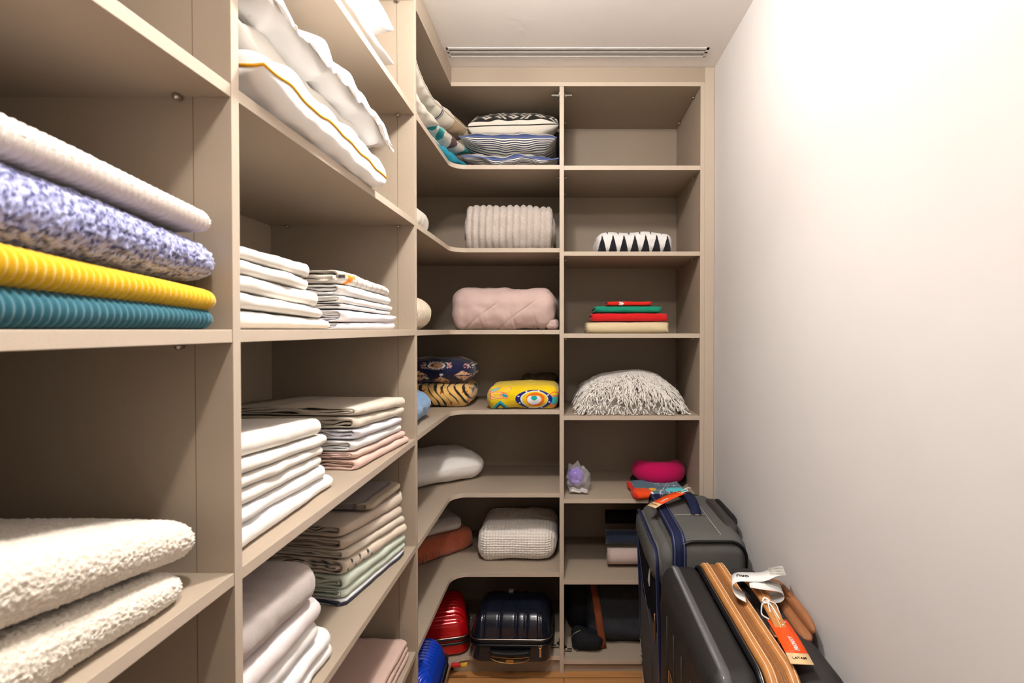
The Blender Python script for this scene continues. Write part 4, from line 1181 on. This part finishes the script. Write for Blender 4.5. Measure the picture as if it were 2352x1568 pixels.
frame(o, (.065, -.05, -1), (0, -1, .05), (.3068 - OX, 1.985 - OY, .105))

def luggage_tag(label, A, Bv, w, z0, z1, text_flip, m1=M_orange, m2=M_sand, words_=('PRIORITY', 'LATAM', 'Member'), curl=.004):
    """A = centre of the end with the string, Bv = centre of the far end; lies roughly flat"""
    A = Vector(A); Bv = Vector(Bv); t_ = thing('luggage_tag', label, 'tag', A)
    ax = (Bv - A); L = ax.length; ax.normalize(); side = Vector((0, 0, 1)).cross(ax).normalized(); up = ax.cross(side)
    def strip(a, b, name, m):
        pts = [ax * (L * (a + (b - a) * k / 10)) + up * (curl * math.sin(math.pi * (a + (b - a) * k / 10))) for k in range(11)]
        return ribbon(name, pts, side, w, .0009, m, t_)
    strip(0, .80, 'card', m1); strip(.80, 1, 'card_end', m2)
    s = 1
    if words_:
        o = text_mesh(words_[0], w * .25, M_wprint, 'lettering', t_, shear=.25, bold=w * .006)
        frame(o, ax * text_flip, side * text_flip, ax * L * .62 + side * w * .10 + up * (curl * .95 + .0012))
        o = text_mesh(words_[1], w * .20, M_ink, 'lettering', t_, bold=w * .001)
        frame(o, side, ax * -1, ax * L * .90 + up * (curl * .31 + .0016))
        o = text_mesh(words_[2], w * .17, M_wprint, 'lettering', t_)
        frame(o, side, ax * -1, ax * L * .09 - side * w * .10 + up * (curl * .3 + .0014))
        q = MB(); c = ax * L * .09 + side * w * .26 + up * (curl * .3 + .0014)
        for k in range(4):
            a = math.pi / 2 * k; d1 = ax * math.cos(a) + side * math.sin(a); d2 = ax * math.cos(a + .6) + side * math.sin(a + .6); d3 = ax * math.cos(a - .6) + side * math.sin(a - .6)
            q.add([c, c + d3 * w * .06, c + d1 * w * .11, c + d2 * w * .06], [(0, 1, 2, 3)])
        q.build('ornament', M_wprint, t_)
    return t_, ax, side, up, L
tg, ax, side, up, L = luggage_tag('small orange and sand luggage tag tied to the navy handle of the charcoal suitcase', (.452, 1.955, .800), (.315, 1.842, .783), .040, 0, 0, 1)
cord('string', smooth_pts([ax * .012 + up * .002 + side * .006, -ax * .015 + up * .003 + side * .012, -ax * .03 + up * .006, -ax * .05 + side * .002 + up * .001, -ax * .055 - side * .012 + up * -.002], 20), .0017, M_wstr, tg, 6)
cord('string', smooth_pts([-ax * .018 + up * .004, -ax * .04 - side * .006 + up * .004, -ax * .02 - side * .018 - up * .006], 12), .0014, M_wstr, tg, 6)

# --- the near hard-shell suitcase
OX, OY = .450, 1.315
t = thing('suitcase', 'large black hard-shell suitcase with tan leather piping standing nearest the camera', 'suitcase', (OX, OY, 0))
M_shell = mat('black_textured_shell', C(40, 38, 37), .45, .22, 700, .5, 1500, spec=.25, dist=.0008)
M_shellR = mat('black_woven_shell', C(50, 47, 46), .7, .22, 700, .5, 1500, spec=.2, dist=.0008)
M_gloss = mat('ribbed_edge_highlight', C(92, 92, 96), .25, .05, 300, .6, 190, kind='Y', spec=.6, coat=.3, dist=.0012)
M_tan = mat('tan_leather', C(190, 128, 68), .5, .10, 60, .25, 300, spec=.35)
M_tan2 = mat('tan_ribbed_tape', C(150, 100, 58), .6, .12, 120, .6, 130, kind='X', dist=.001)
M_brown = mat('brown_moulded_leather', C(152, 100, 64), .5, .08, 80, .2, 500)
M_stitch = mat('white_stitch', C(244, 226, 204), .7)
H0, H1 = .050, .700; ZC_ = (H0 + H1) / 2; HH = H1 - H0
def shellL(p, nn):
    q_ = p.copy()
    m_ = max(abs(p.y) / .28, abs(p.z) / .325)
    return q_
o = rbox_obj('left_shell', (.125, .570, HH), (.038, .06, .06), M_shell, t, (6, 40, 50), 10, shellL); o.location = (.358 - OX, 0, ZC_)
o = rbox_obj('right_shell', (.125, .566, HH - .004), (.050, .06, .06), M_shellR, t, (6, 40, 50), 10, shellL); o.location = (.5415 - OX, 0, ZC_ - .002)
LB = loop_yz(.570, HH, .06, 0, ZC_)
# ridged frame along the rounded edge, its highlight painted in as paler grey
prof = [(.3215 + .0 - OX, -.012), (.3245 - OX, -.0035), (.329 - OX, .0012), (.335 - OX, .003), (.341 - OX, .0032), (.347 - OX, .0018), (.350 - OX, -.001)]
band('edge_highlight', LB, prof, M_gloss, t)
# raised centre rim along the zip: black with a thin chrome glint
band('zip_rim', LB, [(.404 - OX, -.002), (.406 - OX, .003), (.412 - OX, .0045), (.418 - OX, .003), (.420 - OX, -.002)], M_pipe, t)
q = cord('chrome_line', [(.4125 - OX, p[0] + a[0] * .0045, p[1] + a[1] * .0045) for p, a in densify(LB, .02)], .0011, M_steel, t, 6, closed=True)
band('leather_band', LB, [(.420 - OX, -.002), (.4215 - OX, .006), (.426 - OX, .010), (.433 - OX, .0115), (.440 - OX, .010), (.4445 - OX, .006), (.446 - OX, -.002)], M_tan, t)
band('leather_band', LB, [(.464 - OX, -.002), (.4655 - OX, .006), (.470 - OX, .010), (.477 - OX, .0115), (.484 - OX, .010), (.4885 - OX, .006), (.490 - OX, -.002)], M_tan, t)
band('ribbed_tape', LB, [(.445 - OX, .004), (.447 - OX, .0065), (.449 - OX, .003), (.452 - OX, .0065), (.4545 - OX, .007), (.455 - OX, .002), (.456 - OX, .002), (.4565 - OX, .007), (.459 - OX, .0065), (.462 - OX, .003), (.464 - OX, .0065), (.466 - OX, .004)], M_tan2, t)
for x in (.4275, .4385, .4715, .4825):
    cord('stitching', [(x - OX, p[0] + a[0] * .0107, p[1] + a[1] * .0107) for p, a in densify(LB, .02)], .0009, M_stitch, t, 5, closed=True)
# side face details (facing the shelves)
q = MB()
for k in range(5):
    yy = 1.10 + .09 * k; q.tube([(.2955 - OX, yy - OY, .10), (.2955 - OX, yy - OY, .60)], .003, 6)
q.build('shell_rib', M_shell, t, True)
q = MB(); q.box(.2935 - OX, .2965 - OX, 1.30 - OY, 1.42 - OY, .34, .47); q.build('name_plate', mat('dark_plate', C(84, 72, 60), .3, metal=.6), t, bevel=.002)
cord('plate_edge', dense([(.2930 - OX, 1.36 - OY + a, .405 + b) for a, b in rrect(.124, .134, .004, 3)], .03), .0014, M_chrome, t, 6, closed=True)
# top strap
pts = smooth_pts([(.505, 1.165, .702), (.506, 1.18, .715), (.507, 1.225, .732), (.507, 1.32, .742), (.507, 1.41, .732), (.507, 1.455, .715), (.507, 1.47, .702)], 36)
o = ribbon('carry_strap', [rel(p) for p in pts], (1, 0, 0), .028, .009, M_tan, t); b_ = o.modifiers.new('b', 'BEVEL'); b_.width = .003; b_.segments = 3
cord('stitching', [(.507 - OX, p[1] - OY, p[2] + .0050) for p in pts[2:-2]], .0008, M_stitch, t, 5)
for yy, s in ((1.172, 1), (1.463, -1)):
    cord('buckle', [rel((.507 + a, yy + s * .016 + b, .716 + s * b * .1 )) for a, b in rrect(.040, .034, .008, 4)], .0026, M_chrome, t, 8, closed=True)
    q = MB(); q.box(.492 - OX, .522 - OX, yy - .022 - OY, yy + .010 - OY, .698, .706); q.build('strap_anchor', M_blk, t, bevel=.003)
# pull handle recess in brown at the wall side
def grip(p, nn):
    q_ = p.copy(); q_.x -= .014 * sm(-.03, .0, p.y - .135 + .03) ; q_.x += .0
    q_.x += .010 * math.cos(p.y / .145 * 1.5) - .006
    return q_
o = rbox_obj('handle_base', (.040, .280, .030), (.014, .06, .014), M_brown, t, (6, 26, 4), 8, grip); o.location = (.578 - OX, 1.335 - OY, .692)
o = rbox_obj('pull_handle', (.026, .250, .034), (.012, .07, .016), M_brown, t, (6, 24, 4), 8, lambda p, nn: Vector((p.x + .004 * math.cos(p.y * 12), p.y, p.z + .005 * math.cos(p.y / .125 * 1.5)))); o.location = (.590 - OX, 1.325 - OY, .708)
o = rbox_obj('release_button', (.016, .055, .012), (.008, .024, .006), mat('brown_button', C(138, 84, 50), .5), t, (4, 8, 3), 6); o.location = (.590 - OX, 1.345 - OY, .7275)
for yy in (1.09, 1.54):
    for xx in (.345, .56):
        q = MB(); q.tube([(xx - .012 - OX, yy - OY, .025), (xx + .012 - OX, yy - OY, .025)], .025, 16); q.build('wheel', M_blk, t, True)
        q = MB(); q.box(xx - .017 - OX, xx + .017 - OX, yy - .022 - OY, yy + .022 - OY, .040, .062); q.build('wheel_housing', M_blk, t, bevel=.004)

# orange tag on the near suitcase
tg, ax, side, up, L = luggage_tag('large orange luggage tag with sand-coloured end lying on the black hard-shell suitcase', (.512, 1.228, .7235), (.499, 1.066, .7205), .047, 0, 0, -1)
A_ = Vector((.512, 1.228, .7235))
def R(p): return Vector(p) - A_
q = MB()
q.tube(smooth_pts([R((.489, 1.262, .738)), R((.498, 1.266, .746)), R((.510, 1.264, .747)), R((.524, 1.262, .741)), R((.528, 1.250, .726)), R((.523, 1.222, .726))], 24), .0018, 6)
q.tube(smooth_pts([R((.489, 1.262, .738)), R((.486, 1.252, .722)), R((.492, 1.224, .726))], 14), .0018, 6)
q.tube(smooth_pts([R((.505, 1.262, .748)), R((.500, 1.245, .745)), R((.500, 1.225, .728))], 14), .0017, 6)
q.tube(smooth_pts([R((.505, 1.262, .748)), R((.508, 1.240, .744)), R((.514, 1.205, .729)), R((.514, 1.196, .7275))], 16), lambda s: .0017 + .0014 * sm(.8, 1, s), 6)
q.tube(smooth_pts([R((.492, 1.266, .746)), R((.500, 1.272, .752)), R((.508, 1.264, .750)), R((.502, 1.256, .749)), R((.494, 1.260, .746))], 16), .0022, 6)
q.build('string', M_wstr, tg, True)

# white airline paper strip looped round the strap
pt = thing('baggage_strip', 'white paper baggage strip looped round the tan strap of the black suitcase', 'tag', (.507, 1.36, .745))
P0 = Vector((.507, 1.36, .745))
def RP(p): return Vector(p) - P0
WD = Vector((.25, .97, 0))
top = smooth_pts([(.585, 1.355, .782), (.560, 1.352, .780), (.525, 1.346, .770), (.490, 1.348, .768), (.462, 1.352, .766), (.447, 1.354, .757), (.446, 1.352, .743), (.455, 1.345, .7285), (.475, 1.335, .7205)], 48)
ribbon('paper', [RP(p) for p in top], WD, .052, .0006, M_paper, pt)
low = smooth_pts([(.482, 1.330, .762), (.492, 1.318, .766), (.515, 1.316, .763), (.545, 1.325, .755), (.566, 1.335, .744), (.572, 1.335, .733), (.560, 1.330, .7245), (.535, 1.328, .722)], 40)
ribbon('paper', [RP(p) for p in low], WD, .054, .0006, M_paper, pt)
q = MB()
for k in range(9):                                     # printed bars on the free end
    x = -.020 + .005 * k; w = (.0012, .002, .001)[k % 3]
    q.box(x, x + w, -.020, .020, 0, .0004)
o = q.build('bar_print', mat('grey_ink', C(178, 172, 160), .7), pt); frame(o, (-.25, -.97, 0), (.97, -.25, .10), RP((.563, 1.352, .7822)))
o.rotation_euler.z += 0
q = MB()
for k in range(6): q.box(-.022, .022, -.018 + .0062 * k, -.0172 + .0062 * k, 0, .0004)
o = q.build('bar_print', M_ink, pt); frame(o, (.97, -.2, -.25), (.25, .97, 0), RP((.545, 1.328, .7570)))
o = text_mesh('GRU', .016, M_ink, 'lettering', pt, bold=.0004); frame(o, (-.97, .25, -.03), (-.25, -.97, 0), RP((.474, 1.354, .7682)))

# ---------------------------------------------------------------- cases on the bottom shelf of the corner
def cabin(label, loc, rot, sx, sy, hz_, m, groove, seed, rim=.45, res=(90, 70, 8)):
    t = thing('suitcase', label, 'suitcase', loc, (0, 0, rot))
    up_h = hz_ * (1 - rim) ; lo_h = hz_ * rim
    def dg(sgn, hh):
        def f(p, nn):
            q_ = p.copy()
            k = (p.z + hh / 2) / hh if sgn > 0 else (hh / 2 - p.z) / hh
            sc = 1 - .10 * max(0, k) ** 2; q_.x *= sc; q_.y *= sc
            return q_ + nn * groove(q_, nn)
        return f
    RR = .045
    o = rbox_obj('upper_shell', (sx, sy, up_h + .05), (RR, RR, .048), m, t, res, 10, dg(1, up_h)); o.location = (0, 0, lo_h + up_h / 2 - .025)
    o = rbox_obj('lower_shell', (sx * .995, sy * .995, lo_h + .02), (RR, RR, .018), m, t, (60, 50, 6), 8, None); o.location = (0, 0, (lo_h + .02) / 2)
    for i, (z, r_, mm) in enumerate(((lo_h - .008, .006, M_pipe), (lo_h + .010, .0045, M_blk), (lo_h + .018, .0018, M_steel))):
        cord(('zip_rim', 'zip_tape', 'rim_line')[i], dense([(a, b, z) for a, b in rrect(sx + (.004 if i < 2 else .010), sy + (.004 if i < 2 else .010), RR)], .02), r_, mm, t, 8, closed=True)
    return t
M_bk = mat('navy_black_polycarbonate', C(22, 27, 40), .22, .08, 60, .05, 300, spec=.5, coat=.3)
def gr_black(p, nn):
    d = 0
    for x, w in ((-.115, .003), (-.108, .0025), (-.045, .006), (.022, .006), (.062, .008), (.112, .003), (.119, .0025)):
        d -= .0045 * math.exp(-((p.x - x) / w) ** 2)
    return d if nn.z > .2 or nn.y < -.3 else d * .3
t = cabin('black glossy cabin case with gold crescent outline lying on the bottom corner shelf', (-.213, 2.175, .0735), -.02, .325, .255, .195, M_bk, gr_black, 1)
b0 = -.1275
o = rbox_obj('carry_handle', (.165, .022, .016), (.02, .01, .007), M_blk, t, (16, 4, 3), 6, lambda p, nn: Vector((p.x, p.y - .006 * math.cos(p.x / .08 * 1.5), p.z - .004 * math.cos(p.x / .08 * 1.5)))); o.location = (0, b0 - .012, .060)
q = MB()
q.tube(smooth_pts([(-.078, b0 - .006, .038), (-.03, b0 - .010, .035), (.03, b0 - .010, .034), (.078, b0 - .006, .036)], 20), .0014, 6)
q.tube(smooth_pts([(-.078, b0 - .006, .030), (-.05, b0 - .010, .020), (0, b0 - .012, .014), (.05, b0 - .010, .018), (.078, b0 - .006, .028)], 24), .0014, 6)
M_goldm = mat('brass', C(206, 170, 110), .3, metal=1)
q.build('crescent_outline', M_goldm, t, True)
q = MB(); q.box(-.016, .016, b0 - .014, b0 - .009, .017, .030); q.build('badge', M_goldm, t, bevel=.002)
q = MB(); q.box(.118, .126, b0 - .012, b0 - .008, .040, .076); q.tube([(.122, b0 - .010, .082 + .005 * math.sin(0))] + [(.122 + .006 * math.sin(a), b0 - .010, .082 + .006 * math.cos(a)) for a in [k * .7 for k in range(9)]], .0018, 6)
q.build('zip_pull', M_chrome, t, bevel=.001)
q = MB(); q.box(-.030, -.010, .060, .086, .197, .200); o = q.build('care_sticker', M_paper, t); 
M_red = mat('red_metallic_shell', C(196, 8, 18), .22, .05, 60, .03, 300, spec=.5, coat=.5, metal=.25)
def gr_red(p, nn):
    if nn.z < .25: return -.002 * (abs(math.sin(p.z * 110)) ** 6)
    return .0042 * math.cos(p.y / .0125 * math.pi) * sm(.165, .135, abs(p.x)) * sm(.13, .11, abs(p.y))
t = cabin('glossy red ribbed cabin case between the blue and the black one', (-.585, 2.205, .073), .22, .34, .27, .165, M_red, gr_red, 2, rim=.40, res=(60, 170, 8))
q = MB(); q.tube([(.172, -.06, .075), (.182, -.05, .090), (.186, -.055, .104), (.180, -.06, .116)], .004, 8); q.build('zip_pull', M_steel, t, True)
M_blue = mat('cobalt_shell', C(8, 66, 206), .26, .05, 60, .03, 300, spec=.5, coat=.5, metal=.15)
def gr_blue(p, nn):
    if nn.z < .2: return 0
    r1 = math.hypot(p.x - .06, p.y - .32) ; r2 = math.hypot(p.x - .45, p.y + .05)
    k = math.cos(r1 / .0155 * 2 * math.pi) if p.y > -.01 - .2 * p.x else math.cos((p.x * .85 - p.y * .6) / .016 * 2 * math.pi)
    return .0026 * k * sm(.19, .16, abs(p.x)) * sm(.125, .105, abs(p.y))
t = cabin('cobalt blue cabin case with curved ridges at the front of the corner bottom shelf', (-.640, 1.765, .073), 0, .43, .262, .225, M_blue, gr_blue, 3, rim=.55, res=(200, 130, 8))
t.rotation_euler = (0, .0, .04)
tg = thing('luggage_tag', 'small red and yellow tag hanging near the floor between blue and black cases', 'tag', (-.463, 2.062, .062))
ribbon('card', [(0, 0, 0), (.02, .0, .003), (.045, 0, .002)], (0, .5, .86), .016, .0008, mat('red_card', C(206, 44, 44), .5), tg)
ribbon('card_end', [(.045, 0, .002), (.06, 0, .003), (.072, 0, .005)], (0, .5, .86), .016, .0008, mat('yellow_card', C(230, 178, 60), .5), tg)
cord('string', smooth_pts([(.004, 0, .0), (-.004, -.03, .03), (-.010, -.09, .09), (-.006, -.15, .11)], 16), .0010, M_steel, tg, 5)

# dark duffel bag with a brown strap
t = thing('duffel_bag', 'dark grey felt duffel bag with brown leather strap on the right bottom shelf', 'bag', (.255, 2.33, .0565))
M_felt = mat('dark_felt', C(52, 54, 58), .95, .18, 300, .5, 500); M_dkf = mat('black_shaded_canvas', C(20, 21, 26), .85, .1, 300, .3, 600)
def duf(p, nn):
    q_ = p + nn * (.010 * nz(p.x, p.y, p.z, .10, 4) + .004 * nz(p.x, p.y, p.z, .035, 6))
    k = (p.z + .14) / .28; q_.y += .05 * max(0, k) ** 1.5 if p.y < 0 else 0; q_.z = max(q_.z, -.139); return q_
o = rbox_obj('body', (.40, .33, .28), (.06, .08, .07), M_felt, t, (50, 30, 30), 8, duf); o.location = (.045, .025, .1405)
def endp(p, nn): return p + nn * (.006 * nz(p.x, p.y, p.z, .05, 9))
o = rbox_obj('shaded_end', (.16, .24, .25), (.05, .07, .07), M_dkf, t, (14, 14, 14), 8, endp); o.location = (-.165, .06, .131)  # left end of the bag, its shade painted as near-black cloth
def foldp(p, nn):
    q_ = p + nn * (.004 * nz(p.x, p.y, p.z, .03, 2)); k = (p.x + .07) / .14; q_.z = q_.z * (1.1 - .55 * k); q_.z = max(q_.z - .006 * k, -.035); q_.y -= .01 * k; return q_
o = rbox_obj('corner_fold', (.135, .09, .085), (.03, .035, .038), M_dkf, t, (24, 12, 12), 8, foldp); o.location = (-.155, -.135, .043)
cord('binding', smooth_pts([(-.185, -.165, .088), (-.212, -.160, .070), (-.220, -.150, .045), (-.214, -.160, .020), (-.195, -.172, .006)], 24), .0022, mat('beige_binding', C(150, 138, 110), .7), t, 6)
pts = smooth_pts([(-.128, -.010, .285), (-.128, -.075, .262), (-.118, -.128, .210), (-.108, -.148, .150), (-.100, -.158, .090), (-.090, -.160, .030), (-.088, -.150, .004)], 36)
ribbon('strap', pts, (1, 0, .12), .030, .005, mat('brown_felt_strap', C(134, 70, 40), .85, .15, 300, .4, 500), t)
